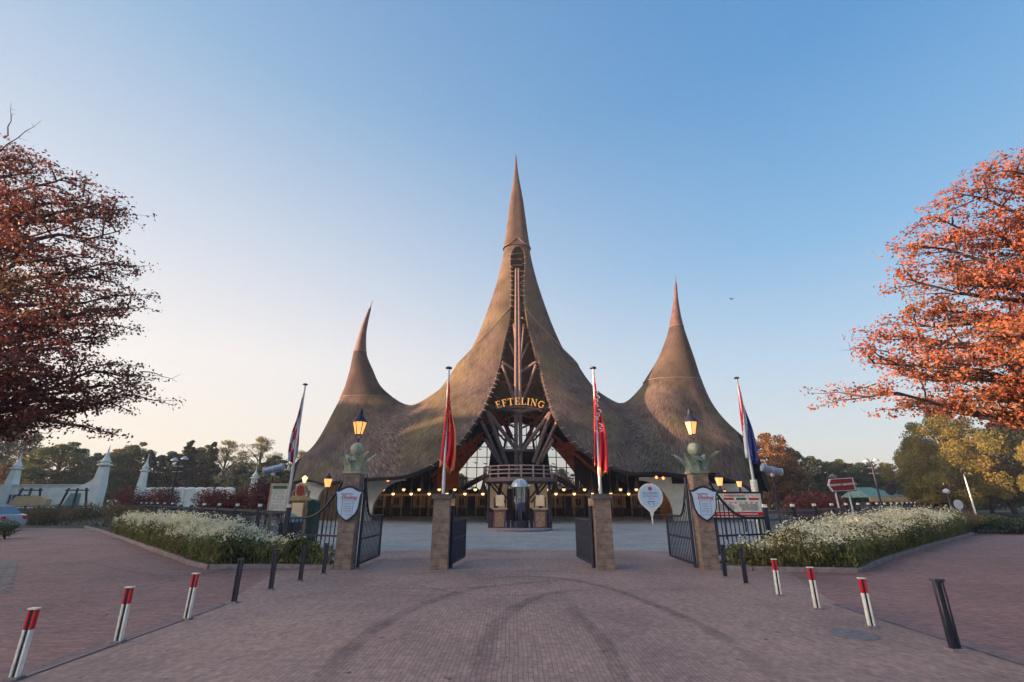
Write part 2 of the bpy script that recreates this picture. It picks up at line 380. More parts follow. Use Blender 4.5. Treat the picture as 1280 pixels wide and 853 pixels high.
# ---------------------------------------------------------------- ground
M_road = paver_mat('road_pavers', lin((152,114,108)), lin((126,96,92)), lin((92,74,74)), .19, .066, rot=math.radians(3))
M_fore = paver_mat('forecourt_pavers', lin((162,134,124)), lin((145,120,112)), lin((120,102,98)), .16, .055, rot=math.radians(90), stain=.55)
M_plaza = paver_mat('plaza_pavers', lin((154,156,154)), lin((138,140,142)), lin((110,110,114)), .3, .15, stain=.4)
M_earth = mat('earth', lin((66,66,54)), .95, .4, 1.5, .6, 12)
M_kerb = mat('kerb_stone', lin((124,114,118)), .85, .25, 6, .4, 30)
M_band = paver_mat('band_bricks', lin((132,112,112)), lin((118,100,104)), lin((84,74,80)), rot=math.radians(90))

struct('ground', MB().sheet([(-900,-400,-.01),(900,-400,-.01),(900,1500,-.01),(-900,1500,-.01)]), M_earth, smooth=False)
struct('road', MB().sheet([(-90,-20,.0),(90,-20,.0),(90,29,.0),(30,28.4,0),(24.5,29.5,0),(12,31,0),(-14,31,0),(-24,34,0),(-60,33.6,0),(-90,33,0)]), M_road, smooth=False)
LX, RX = -5.2, 5.85
fc = [(LX,-6),(LX,9.5),(-6.2,13.6),(-4.9,13.9),(-4.9,20),(6.1,20),(6.1,13.9),(7.2,13.4),(RX,9.5),(RX,-6)]
struct('forecourt', MB().sheet([(x,y,.004) for x,y in reversed(fc)]), M_fore, smooth=False)
pl = [(-5.9,15.2),(-4.6,18.6),(-2,19.2),(1,18.9),(4,18.9),(5.6,18.5),(7.0,15.2),(9,16.5),(24,31.2),(44,50),(48,72),(-48,72),(-38,46),(-24,33.5)]
struct('plaza', MB().sheet([(x,y,.008) for x,y in pl]), M_plaza, smooth=False)
# bands of soldier bricks along the edges of the forecourt
mb = MB()
for x in (LX, RX):
    mb.sheet([(x-.12,-6,.012),(x+.12,-6,.012),(x+.12,9.4,.012),(x-.12,9.4,.012)])
struct('edge_band', mb, M_band, smooth=False)
# drain patch and service cover
dg = G(15, 722)
struct('drain_grate', MB().sheet([G(-70,700,.006), G(24,700,.006), G(14,742,.006), G(-90,742,.006)][::-1]),
       paver_mat('drain_slabs', lin((146,128,126)), lin((128,112,112)), lin((52,48,54)), 1.0, .16, rot=math.radians(90), bumps=1, ms=.03), smooth=False)
mc = G(1066, 793, .010)
struct('manhole_cover', MB().lathe([(.3,-.02),(.3,.010),(.28,.012)], (mc.x,mc.y,0), 28), mat('cast_iron', lin((112,102,106)), .6, .3, 12, .6, 60))

# tyre marks
def rubber():
    m = bpy.data.materials.new('tyre_rubber'); m.use_nodes = True; n = m.node_tree; b = n.nodes["Principled BSDF"]
    b.inputs["Base Color"].default_value = (.035,.03,.04,1); b.inputs["Roughness"].default_value = .8
    uv = n.nodes.new("ShaderNodeUVMap"); sp = n.nodes.new("ShaderNodeSeparateXYZ"); n.links.new(uv.outputs[0], sp.inputs[0])
    # soft across the width
    a = n.nodes.new("ShaderNodeMath"); a.operation = 'PINGPONG'; a.inputs[1].default_value = .5; n.links.new(sp.outputs[0], a.inputs[0])
    r = ramp(n, [(0,(0,0,0)),(.22,(1,1,1))]); n.links.new(a.outputs[0], r.inputs[0])
    e = n.nodes.new("ShaderNodeMath"); e.operation = 'PINGPONG'; e.inputs[1].default_value = .5; n.links.new(sp.outputs[1], e.inputs[0])
    re = ramp(n, [(0,(0,0,0)),(.25,(1,1,1))]); n.links.new(e.outputs[0], re.inputs[0])
    tc = n.nodes.new("ShaderNodeTexCoord"); no = n.nodes.new("ShaderNodeTexNoise"); no.inputs["Scale"].default_value = 1.7; no.inputs["Detail"].default_value = 8
    n.links.new(tc.outputs["Object"], no.inputs["Vector"]); rn = ramp(n, [(.3,(.04,)*3),(.8,(.34,)*3)]); n.links.new(no.outputs["Fac"], rn.inputs[0])
    m1 = n.nodes.new("ShaderNodeMath"); m1.operation = 'MULTIPLY'; n.links.new(r.outputs[0], m1.inputs[0]); n.links.new(re.outputs[0], m1.inputs[1])
    m2 = n.nodes.new("ShaderNodeMath"); m2.operation = 'MULTIPLY'; n.links.new(m1.outputs[0], m2.inputs[0]); n.links.new(rn.outputs[0], m2.inputs[1])
    n.links.new(m2.outputs[0], b.inputs["Alpha"]); return m
M_rub = rubber()
def catmull(pts, k=10):
    pts = [Vector(p) for p in pts]; q = [pts[0]*2-pts[1]]+pts+[pts[-1]*2-pts[-2]]; out = []
    for i in range(1, len(q)-2):
        for j in range(k):
            t = j/k; a, b, c, d = q[i-1], q[i], q[i+1], q[i+2]
            out.append(.5*((2*b)+(c-a)*t+(2*a-5*b+4*c-d)*t*t+(3*b-a-3*c+d)*t**3))
    out.append(pts[-1]); return out
def tyre(pix, wd, z):
    pts = catmull([G(x, y, 0) for x, y in pix], 8); vs = []; uvs = []; n = len(pts)
    for i, p in enumerate(pts):
        t = (pts[min(i+1,n-1)]-pts[max(i-1,0)]).normalized(); s = Vector((-t.y, t.x, 0))
        vs += [p-s*wd/2+Vector((0,0,z)), p+s*wd/2+Vector((0,0,z))]; uvs += [(0,i/(n-1)),(1,i/(n-1))]
    mb = MB().add(vs, [(2*i,2*i+2,2*i+3,2*i+1) for i in range(n-1)])
    o = struct('tyre_mark', mb, M_rub, smooth=False)
    ul = o.data.uv_layers.new(name='UVMap')
    for l in o.data.loops: ul.data[l.index].uv = uvs[l.vertex_index]
for i, (pix, wd) in enumerate([
    ([(380,900),(408,846),(455,796),(520,760),(575,741),(620,733)], .5),
    ([(598,880),(604,820),(622,780),(660,752),(700,741),(742,737)], .5),
    ([(560,730),(640,722),(700,724),(760,736),(820,758),(880,785),(950,830),(1000,880)], .42),
    ([(440,732),(520,737),(600,735),(690,727),(760,722)], .35),
    ([(700,740),(722,770),(752,800),(775,850),(790,900)], .45),
    ([(455,722),(520,718),(600,715),(700,716),(790,722)], .25),
    ([(500,728),(560,741),(640,746),(720,741)], .25),
    ([(480,686),(520,691),(560,694),(620,693)], .3),
    ([(560,700),(640,701),(740,700),(850,697)], .25),
    ([(90,700),(220,722),(340,700),(420,712)], .3),
    ([(60,752),(180,735),(300,712)], .25)]):
    tyre(pix, wd*.6, .013+.0015*i)
# ---------------------------------------------------------------- the thatched entrance building
AX = .6; CY = 50.0
C1 = (AX, CY); C2 = (-16.9, 50.0); C3 = (18.8, 50.0)
f1 = pchip([0,.22,.74,1.45,2.1,3.2,4.45,5.8,8.1,9.1,11.1,13.4,15.4,17,18.5,20,24],[45.4,42.3,38.1,31.5,27.8,23.6,19.8,16.75,13.6,12.7,11.2,9.5,7.8,6.2,4.7,3.4,.5])
f2 = pchip([0,.14,.36,.64,1.0,1.2,1.4,1.65,2.2,3.7,5.6,6.1,8.5],[24,22.2,19.7,17.7,15.7,14.7,13.6,12.7,11.1,7.3,4.9,3.6,0])
f2i = pchip([0,.14,.36,.64,1.35,2.0,2.5,3.8,5.9,9,12,16],[24,22.2,19.7,17.7,15.7,14.3,13.6,12.5,11.0,8.6,6.4,3.5])
f3 = pchip([0,.2,.46,.76,1.6,2.15,2.8,3.7,5.5,6.6,7.3,7.8,9.5],[27.3,24.2,22.3,20.7,17,13.9,11.6,9.9,7.6,6.1,3.8,2.1,-2])
f3i = pchip([0,.2,.46,.74,1.4,2.2,3.6,4.4,5.5,6.8,9,12,16],[27.3,24.2,22.3,20.7,18.7,17,14.9,13.8,12.6,11.3,9.2,6.6,3.6])
def sstep(a, b, x):
    t = np.clip((x-a)/(b-a), 0, 1); return t*t*(3-2*t)
def hz(x, y):
    x = np.asarray(x, float); y = np.asarray(y, float); dy = y-CY
    d1 = x-C1[0]; r1 = np.hypot(d1, np.where(dy < 0, dy/.62, dy)); z1 = f1(r1)
    # front flaps laid over the back cone
    d2 = x-C2[0]; e2 = dy; q2 = np.hypot(d2, e2)+1e-9; w2 = np.clip(d2/q2, 0, 1)**1.3; z2 = f2(q2)*(1-w2)+f2i(q2)*w2
    d3 = x-C3[0]; e3 = dy; q3 = np.hypot(d3, e3)+1e-9; w3 = np.clip(-d3/q3, 0, 1)**1.3; z3 = f3(q3)*(1-w3)+f3i(q3)*w3
    k = 1.1; mx = np.maximum(np.maximum(z1, z2), z3)
    zz = mx+np.log(np.exp(k*(z1-mx))+np.exp(k*(z2-mx))+np.exp(k*(z3-mx)))/k
    return np.where(y > CY, np.maximum(zz, 2.6), zz)
def thatch_uv(o, mode=0, C=None):
    """reed direction: u runs round the nearest spire, v runs down the slope"""
    me = o.data; off = OFF[o.name]; ul = me.uv_layers.new(name='UVMap'); nl = len(me.loops)
    co = np.zeros(len(me.vertices)*3); me.vertices.foreach_get('co', co); co = co.reshape(-1,3)+np.array(off)
    lv = np.zeros(nl, int); me.loops.foreach_get('vertex_index', lv)
    ls = np.zeros(len(me.polygons), int); me.polygons.foreach_get('loop_start', ls); lt = np.zeros(len(me.polygons), int); me.polygons.foreach_get('loop_total', lt)
    uv = np.zeros((nl,2))
    for a, n_ in zip(ls, lt):
        p = co[lv[a:a+n_]]; c = p.mean(0)
        if C is not None: cc = C
        else:
            cc = C1
            if c[0] < -9.5-.0*(c[1]): cc = C2
            if c[0] > 10.8: cc = C3
        th = np.arctan2(p[:,0]-cc[0], -(p[:,1]-cc[1])); 
        if th.max()-th.min() > math.pi: th = np.where(th < 0, th+2*math.pi, th)
        rad = np.hypot(p[:,0]-cc[0], p[:,1]-cc[1])
        uv[a:a+n_,0] = th*(7 if cc is C1 else 5)+(0 if cc is C1 else 31); uv[a:a+n_,1] = rad-p[:,2]*.8
    ul.data.foreach_set('uv', uv.ravel())
def hit(px, py, y0=30, y1=58):
    d = ray(px, py); Y = np.linspace(y0, y1, 1200); t = Y/d[1]
    e = hz(d[0]*t, Y)-(H+d[2]*t); i = np.argmax(e > 0)
    if e[i] <= 0: return None
    return Vector((d[0]*t[i], Y[i], 0))
L_edge = [(366,603),(395,602),(425,601),(458,598),(490,596),(514,592),(540,581),(557,569),(567,561),(576,552.5),(590,534),(602,516),(609,500),(618,479),(626,452.6),(631,430),(636,411),(638.6,395),(639,370),(639,345),(638,325),(640,315)]
R_edge = [(655,315),(656.5,325),(655,345),(655,370),(656,388),(660,411),(665,428),(670,443),(677,467.6),(686,500),(691.6,516),(703,535),(717,552.5),(728,561),(739.5,569),(758,580),(780,588.5),(800,591),(840,591),(884,592),(915,600),(940,612),(952,622)]
top = [(647.5,310)]
def pix3(lst):
    out = []
    for x, y in lst:
        h = hit(x, y)
        if h is None: print('MISS', x, y); continue
        out.append((h.x, h.y))
    return out
eL = pix3(L_edge); eR = pix3(R_edge); eT = pix3(top)
def dens(pts, step):
    out = []
    for a, b in zip(pts[:-1], pts[1:]):
        L = math.hypot(b[0]-a[0], b[1]-a[1]); n = max(1, int(L/step))
        for i in range(n): out.append((a[0]+(b[0]-a[0])*i/n, a[1]+(b[1]-a[1])*i/n))
    out.append(pts[-1]); return out
eL = [(p.x, p.y) for p in catmull([(x,y,0) for x,y in eL], 4)]; eR = [(p.x, p.y) for p in catmull([(x,y,0) for x,y in eR], 4)]
front = eL+eT+eR
print('EL', eL[0], eL[-1], 'ER', eR[0], eR[-1])
back = [(eR[-1][0]+.5,46.5),(26.4,49.5),(26.3,53),(24.6,58),(21,63),(15,66.5),(10.6,67.5),(8.6,65.6),(5.4,63.2),(3.4,61.0),(AX,60.4),(-2.2,61.0),(-4.2,63.2),(-7.4,65.6),(-9.4,67.5),(-14,66),(-19,62),(-22,57),(-23,52),(-22.9,49.5),(eL[0][0]-.5,46.8)]
boundary = dens(front, .35)[:-1]+dens(back+[front[0]], .5)[:-1]
B = np.array(boundary)
def inside(pts, poly):
    x, y = pts[:,0], pts[:,1]; res = np.zeros(len(pts), bool); n = len(poly); j = n-1
    for i in range(n):
        xi, yi = poly[i]; xj, yj = poly[j]
        c = ((yi > y) != (yj > y)) & (x < (xj-xi)*(y-yi)/(yj-yi+1e-12)+xi); res ^= c; j = i
    return res
pts = []
for (c, rmax, sq, fac, na) in ((C1, 14, .62, 1.055, 72), (C2, 6, 1, 1.1, 36), (C3, 6, 1, 1.1, 36)):
    r = .5
    while r < rmax:
        m_ = na if r < 6 else na*2
        for i in range(m_):
            t = 2*math.pi*(i+.37)/m_; yy = r*math.sin(t); pts.append((c[0]+r*math.cos(t), c[1]+(yy*sq if yy < 0 else yy)))
        r = r*fac+.02
gx, gy = np.meshgrid(np.arange(-24, 28, .42), np.arange(37, 69, .42)); gp = np.stack([gx.ravel(), gy.ravel()], 1)+nr.uniform(-.08,.08,(gx.size,2))
keep = (np.hypot(gp[:,0]-C1[0], np.where(gp[:,1] < CY, (gp[:,1]-CY)/.62, gp[:,1]-CY)) > 14) & (np.hypot(gp[:,0]-C2[0], gp[:,1]-CY) > 6) & (np.hypot(gp[:,0]-C3[0], gp[:,1]-CY) > 6)
pa = np.concatenate([np.array(pts), gp[keep]]); pa = pa[inside(pa, boundary)]
# drop points too close to boundary
dmin = np.min(np.hypot(pa[:,None,0]-B[None,:,0], pa[:,None,1]-B[None,:,1]), axis=1); pa = pa[dmin > .09]
# where polar sets of the side cones overlap the central one
o1 = np.hypot(pa[:,0]-C2[0], pa[:,1]-CY) < 6; 
allv = [Vector(b) for b in boundary]+[Vector(p) for p in pa]
cv, ce, cf, _, _, _ = geometry.delaunay_2d_cdt(allv, [], [list(range(len(boundary)))], 1, 1e-4)
V2 = np.array([(v.x, v.y) for v in cv]); Z = hz(V2[:,0], V2[:,1])
V = np.column_stack([V2, Z])
cap_at = [(C1, 32.5, 3), (C2, 13.0, 7), (C3, 15.0, 7)]
FF = []
for f in cf:
    c = V[list(f)].mean(0); bad = False
    for (cc, zc, rr) in cap_at:
        if c[2] > zc and math.hypot(c[0]-cc[0], c[1]-cc[1]) < rr: bad = True
    if bad: continue
    a, b_, d_ = V[list(f)[:3]]; nz = (b_[0]-a[0])*(d_[1]-a[1])-(b_[1]-a[1])*(d_[0]-a[0])
    FF.append(tuple(f) if nz > 0 else tuple(reversed(f)))
# normals
N = np.zeros_like(V)
for f in FF:
    a, b_, d_ = V[f[0]], V[f[1]], V[f[2]]; nn = np.cross(b_-a, d_-a)
    for i in f: N[i] += nn
N /= (np.linalg.norm(N, axis=1, keepdims=True)+1e-9)
TH = .42
rr = np.hypot(V[:,0]-AX, V[:,1]-CY); thick = np.where(rr < 2.5, .2, TH)[:,None]
U = V-N*thick; 
edges = {}
for f in FF:
    for i in range(len(f)):
        e = (f[i], f[(i+1) % len(f)]); edges[e] = 1
bound = [e for e in edges if (e[1], e[0]) not in edges]
M_thatch = thatch_mat('thatch', lin((58,50,52)), lin((110,98,94)), lin((102,96,62)), 1.0, .45)
M_thatch2 = thatch_mat('thatch_upper', lin((52,46,48)), lin((98,86,84)), lin((86,80,64)), 1.2, .35)
M_cap = mat('weathered_copper_cap', lin((88,66,66)), .6, .35, 2.0, .3, 20)
M_edge = mat('reed_edge', lin((58,50,54)), .95, .4, 14, .6, 40)
M_seam = mat('seam_strip', lin((122,106,98)), .8, .2, 6)

bld = thing('thatched_building', 'huge thatched entrance building with three pointed spires behind the gates', 'building', (AX, CY, 0))
roof = MB(); n0 = len(V)
roof.add(V, FF, 0); thatch_uv(obj('roof', roof, M_thatch, bld, ang=60))
par_ = {}
def find_(a):
    while par_.setdefault(a, a) != a: a = par_[a]
    return a
bound = [e for e in bound if not any(V[e[0]][2] > zc-1.4 and math.hypot(V[e[0]][0]-cc[0], V[e[0]][1]-cc[1]) < (1.9 if cc is C1 else 7) and V[e[0]][1] > (49.3 if cc is C1 else 0) for (cc, zc, rr) in cap_at)]
for a, b_ in bound: par_[find_(a)] = find_(b_)
comps = {}
for a, b_ in bound: comps.setdefault(find_(a), []).append((a, b_))
for cmp_ in comps.values():
    rim = MB()
    for a, b_ in cmp_: rim.add([V[a], V[b_], U[b_], U[a]], [(0,3,2,1)])
    if len(cmp_) > 6: obj('thatch_edge', rim, M_edge, bld)
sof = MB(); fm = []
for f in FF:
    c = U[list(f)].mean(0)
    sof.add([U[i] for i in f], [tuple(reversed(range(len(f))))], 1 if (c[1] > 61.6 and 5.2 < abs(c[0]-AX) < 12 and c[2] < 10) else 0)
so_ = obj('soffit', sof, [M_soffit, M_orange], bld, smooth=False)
# merge soffit verts is unnecessary: flat shaded boards

# front flaps of thatch laid over the back cone, either side of the slit
def edge_phi(E):
    zz = [(float(hz(x, y)), math.degrees(math.atan2(abs(x-AX), -(y-CY)/.62))) for x, y in E]
    zz.sort(); return [a for a, _ in zz], [b_ for _, b_ in zz]
RG = np.linspace(.3, 16, 700)
def surf(phi, z, s):
    a = math.radians(phi); xs_ = AX+s*RG*math.sin(a); ys_ = CY-RG*math.cos(a)*(.62 if math.cos(a) > 0 else 1)
    v = np.minimum.accumulate(hz(xs_, ys_)); r = float(np.interp(-z, -v, RG)); return Vector((AX+s*r*math.sin(a), CY-r*math.cos(a)*(.62 if math.cos(a) > 0 else 1), z))
for s, E in ((-1, eL), (1, eR)):
    ez, ep = edge_phi(E); NS, NT = 40, 34; mb = MB(); grid = []
    for j in range(NT+1):
        t = j/NT; row = []
        for i in range(NS+1):
            u = i/NS; phi = 60*u
            for _ in range(4):
                lim = 23.7-7.3*min(1.12, phi/66)**.85; z = lim+(13.2-lim)*t; pe = float(np.interp(z, ez, ep)); phi = pe+(100-pe)*u
            p = surf(phi, z, s); p2 = surf(phi+1, z, s); p3 = surf(phi, z-.15, s)
            nn = (p2-p).cross(p3-p).normalized(); nn = nn if nn.y < 0 or nn.x*s > 0 else -nn
            if nn.dot(Vector((p.x-AX, (p.y-CY), 3))) < 0: nn = -nn
            off = (.42*(1-t)**.8+.02)*(1-max(0, (u-.9)/.1))+(-.03 if u > .95 else 0)+.03*math.sin(u*21+s)*(1-t)
            row.append((p+nn*off, p-nn*.25))
        grid.append(row)
    W = NS+1
    for row in grid: mb.v += [tuple(a) for a, b_ in row]
    k0 = len(mb.v)
    for row in grid: mb.v += [tuple(b_) for a, b_ in row]
    fl = lambda f: f if s > 0 else tuple(reversed(f))
    for j in range(NT):
        for i in range(NS): mb.f.append(fl((j*W+i, (j+1)*W+i, (j+1)*W+i+1, j*W+i+1)))
        mb.f.append(fl((j*W, k0+j*W, k0+(j+1)*W, (j+1)*W)))
    for i in range(NS): mb.f.append(fl((i, i+1, k0+i+1, k0+i)))
    mb.m = [0]*len(mb.f)
    thatch_uv(obj('roof_flap', mb, M_thatch, bld, ang=50), C=C1)
    # raised lip along the crease
    lip = MB(); lip.path([grid[0][i][0] for i in range(NS)], .06, 6); obj('flap_lip', lip, M_seam, bld)

# reed ties: little pale prongs round the opening
zf = lambda p: float(hz(p[0], p[1]))
for side, E in ((1, eL), (-1, eR)):
    E = dens(E, .22)
    P3 = [Vector((x, y, zf((x, y)))) for x, y in E]
    acc = 0
    for i in range(1, len(P3)):
        seg = (P3[i]-P3[i-1]).length; acc += seg
        if acc > .62 and P3[i].z > 4.4:
            acc = 0; p = P3[i]; L = .34
            q = p+Vector((side*L*.8, -.12, -.12+rng.uniform(-.08,.08)))
            obj('reed_tie', MB().tube(p+Vector((-side*.15, -.06, .02)), q, .045, .02, 5), mat('pale_reed', lin((150,136,128)), .9, .3, 8), bld)

# spires
def loft(secs, n=40):
    """secs: (cx, cy, z, [radius by direction])"""
    mb = MB(); vs = []
    for (cx, cy, z, rf) in secs:
        vs += [(cx+rf(2*math.pi*j/n)*math.cos(2*math.pi*j/n), cy+rf(2*math.pi*j/n)*math.sin(2*math.pi*j/n), z) for j in range(n)]
    k = len(secs)
    fs = [(i*n+j, i*n+(j+1) % n, (i+1)*n+(j+1) % n, (i+1)*n+j) for i in range(k-1) for j in range(n)]
    fs += [tuple(reversed(range(n))), tuple(range((k-1)*n, k*n))]
    return mb.add(vs, fs)
def inv(f, z, rmax=12):
    r = np.linspace(0, rmax, 1500); v = f(r); return float(np.interp(-z, -v, r))
# central sleeve
zs = list(np.linspace(31.0, 45.3, 26)); secs = []
for i, z in enumerate(zs):
    r0 = inv(f1, z)*1.07+.02
    secs.append((AX+(.0 if z < 38 else (z-38)*-.012), CY, z+(.0), (lambda r0: (lambda t: r0*(1 if math.sin(t) > 0 else (.62+.38*math.cos(t)**2))))(r0)))
s1 = obj('spire', loft(secs), thatch_mat('thatch_spire', lin((56,49,51)), lin((104,90,86)), lin((90,80,70)), 1.0, .25), bld, label='tall central spire tip of smooth reed'); thatch_uv(s1, C=C1)
mb = MB(); 
for j in range(40):
    t0 = 2*math.pi*j/40; t1 = 2*math.pi*(j+1)/40
    def sp(t):
        r0 = inv(f1, 31.0)+.17; k_ = 1 if math.sin(t) > 0 else (.62+.38*math.cos(t)**2)
        lift = 1.0*max(0, -math.sin(t))**6
        rr_ = r0-(lift*.12); return (AX+rr_*k_*math.cos(t), CY+rr_*k_*math.sin(t), 31.0+lift)
    mb.tube(sp(t0), sp(t1), .05, n=6)
obj('seam_ring', mb, M_seam, s1)
# side spires
RR = np.linspace(0, 9, 900)
def side_spire(f, C, cxs, z0, zcap, ztip, inner, fi, label):
    A0, A1 = f(RR), fi(RR)
    cf_ = pchip([a for a, b in cxs], [b for a, b in cxs])
    def sec(z, extra):
        ex = extra*(1 if z < ztip-1 else 0)
        def rf(t):
            w_ = max(0, math.cos(t)*inner)**1.3; v = A0*(1-w_)+A1*w_
            r = max(.03, float(np.interp(-z, -v, RR)))+ex
            return r
        return (float(cf_(z)), CY, z, rf)
    zz = list(np.linspace(z0, zcap, 18)); body = obj('spire', loft([sec(z, .05) for z in zz]), M_thatch2, bld, label=label); thatch_uv(body, C=C)
    zz = list(np.linspace(zcap-.05, ztip, 18)); c_ = obj('spire_cap', loft([sec(z, .07) for z in zz]), M_cap, body)
    for zr, ex, r_ in ((zcap, .06, .05), (z0, .03, .05)):
        mb = MB(); s_ = sec(zr, ex); n = 48
        p = [(s_[0]+s_[3](2*math.pi*j/n)*math.cos(2*math.pi*j/n), s_[1]+s_[3](2*math.pi*j/n)*math.sin(2*math.pi*j/n), s_[2]) for j in range(n+1)]
        for a, b_ in zip(p[:-1], p[1:]): mb.tube(a, b_, r_, n=6)
        obj('seam_ring', mb, M_seam, body)
side_spire(f2, C2, [(12,-16.9),(15,-16.95),(17.7,-17.2),(19.7,-17.15),(22.2,-16.8),(24,-16.4)], 12.3, 17.7, 24.0, 1, f2i, 'left spire with its tip bending to the right')
side_spire(f3, C3, [(13,18.7),(17,18.75),(20.7,18.95),(24,19.3),(27.3,19.65)], 14.2, 20.7, 27.3, -1, f3i, 'right spire with a straight reddish tip')

# ---- timber in the tall opening
Yk = 45.0
def E3(px, py, Y): return P(px, py, Y)
mb = MB()
for dx in (-.22, .22):
    mb.path([(AX+dx, 44.6, 4.1), (AX+dx*.9, 45.2, 13), (AX+dx*.8, 46.6, 20), (AX+dx*.7, 48.0, 27.2)], [.2,.19,.16,.1], 10)
obj('mast', mb, M_timber, bld)
struts = [((608.8,513.8),(633.5,580),.2),((608.8,513.8),(646,563),.19),((689,514.5),(653,563),.19),((689,514.5),(667,578.5),.2),
          ((601.8,526.4),(626.4,581),.17),((697,526),(671.5,581),.17),((606,549),(623.6,577),.15),((692,549),(676,577),.15),
          ((628,563),(670,563),.13),((626.4,510),(647.5,515.5),.15),((673,510),(650.5,515.5),.15),((635,478),(643.5,497),.15),((663,478),(654.5,497),.15),
          ((628,452.6),(647,466),.13),((670,452.6),(650,466),.13),((628,456),(641,496),.13),((670,456),(656,496),.13),
          ((642,405),(648,460),.1),((655,405),(650,460),.1),((637,430),(647,452),.1),((660,430),(650,452),.1),((644,398),(654,398),.1)]
for a, b_ in (((616,492),(640,520)),((622,470),(644,500)),((628,446),(646,478)),((612,508),(640,545)),((634,425),(648,448)),((604,522),(632,552)),((618,498),(648,490)),((613,520),(645,535))):
    for s in (-1, 1):
        q1 = (649+s*(a[0]-649), a[1]); q2 = (649+s*(b_[0]-649), b_[1])
        obj('inner_strut', MB().tube(P(*q1, 50.5), P(*q2, 50.5), .13, .11, 7), M_rtimber if a[1] > 500 else M_dtimber, bld)
for a, b_, r_ in struts:
    ya = 43.6 if a[1] > 500 else 45.5; yb = 44.6 if b_[1] > 500 else 46.0
    if a[1] < 440: ya, yb = 47, 46.6
    obj('strut', MB().tube(P(*a, ya), P(*b_, yb), r_*1.05, r_, 9), M_timber, bld)
obj('collar_beam', MB().beam(P(606,509,43.4), P(691,509,43.4), .22, .3), M_dtimber, bld)
for (a, b_, r_) in (((620,473),(646,484),.14),((679,473),(652,484),.14),((606,530),(649,518),.14),((692,530),(649,518),.14),((614,545),(636,516),.12),((684,545),(662,516),.12),((625,520),(644,562),.12),((673,520),(655,562),.12)):
    obj('rafter', MB().tube(P(*a, 55), P(*b_, 55), r_, r_, 7), M_rtimber, bld)
mb = MB()
for k_ in range(9):       # hoops across the narrow slit
    z = 24+k_*.85; y = CY-.62*inv(f1, z)+.35
    obj('slit_rung', MB().tube((AX-.62, y, z), (AX+.62, y, z), .05, n=6), M_timber, bld)

# lettering over the entrance
def stroke(poly): return poly
def R_(x0, y0, x1, y1): return [(x0,y0),(x1,y0),(x1,y1),(x0,y1)]
def arcp(cx, cy, ro, ri, a0, a1, n=14, sx=1):
    o = [(cx+sx*ro*math.cos(a0+(a1-a0)*i/n), cy+ro*math.sin(a0+(a1-a0)*i/n)) for i in range(n+1)]
    q = [(cx+sx*ri*math.cos(a0+(a1-a0)*i/n)+.02, cy+(ri+.05)*math.sin(a0+(a1-a0)*i/n)) for i in range(n, -1, -1)]
    return o+q
LET = {
 'E': (.72, [R_(.1,.0,.26,1), R_(0,.93,.1,1), R_(.26,.93,.66,1), R_(.6,.76,.66,.93), R_(.26,.47,.5,.54), R_(.46,.38,.52,.47), R_(.46,.54,.52,.63), R_(0,0,.1,.07), R_(.26,0,.7,.07), R_(.63,.07,.7,.26)]),
 'F': (.68, [R_(.1,.0,.26,1), R_(0,.93,.1,1), R_(.26,.93,.66,1), R_(.6,.76,.66,.93), R_(.26,.47,.5,.54), R_(.46,.38,.52,.47), R_(.46,.54,.52,.63), R_(0,0,.1,.07), R_(.26,0,.38,.07)]),
 'T': (.78, [R_(.31,.0,.47,.93), R_(0,.93,.78,1), R_(0,.74,.06,.93), R_(.72,.74,.78,.93), R_(.2,0,.31,.07), R_(.47,0,.58,.07)]),
 'L': (.66, [R_(.1,.0,.26,1), R_(0,.93,.1,1), R_(.26,.93,.36,1), R_(0,0,.1,.07), R_(.26,0,.66,.07), R_(.6,.07,.66,.28)]),
 'I': (.36, [R_(.1,.0,.26,1), R_(0,.93,.1,1), R_(.26,.93,.36,1), R_(0,0,.1,.07), R_(.26,0,.36,.07)]),
 'N': (.88, [R_(.12,.0,.19,.86), R_(.7,.14,.77,1), [(.0,1),(.0,.95),(.12,.86),(.7,.0),(.78,.0),(.78,.1),(.24,1)], R_(.0,0,.12,.05), R_(.19,0,.3,.05), R_(.6,.95,.7,1), R_(.77,.95,.88,1)]),
 'G': (.86, [arcp(.45,.5,.5,.36,math.radians(50),math.radians(318),18,.86), R_(.66,.1,.8,.42), R_(.58,.42,.88,.48), R_(.74,.72,.8,.94)]),
}
word = 'EFTELING'; hgt = .66; gap = .14
tot = sum(LET[c][0] for c in word)+gap*(len(word)-1)
cen = P(650, 506, 42.9); Rr = 6.2; mb = MB(); x = -tot/2; k_ = hgt*1.0
for ch in word:
    wd, pol = LET[ch]; mid = (x+wd/2)*k_; th = mid/Rr*1.0
    o = Vector((cen.x+Rr*math.sin(th), cen.y, cen.z-Rr+Rr*math.cos(th)))
    ux = Vector((math.cos(th), 0, -math.sin(th))); uy = Vector((math.sin(th), 0, math.cos(th)))
    for p_ in pol: mb.prism([((a-wd/2)*k_, b_*hgt) for a, b_ in p_], o, ux, uy, .12)
    x += wd+gap
obj('name_lettering', mb, M_gold, bld, smooth=False)
mb = MB(); 
for i in range(24):
    t0 = -.36+.72*i/24; t1 = t0+.03
    mb.tube((cen.x+(Rr-.18)*math.sin(t0), cen.y+.14, cen.z-Rr+(Rr-.18)*math.cos(t0)), (cen.x+(Rr-.18)*math.sin(t1), cen.y+.14, cen.z-Rr+(Rr-.18)*math.cos(t1)), .07, n=6)
obj('letter_rail', mb, M_dtimber, bld)

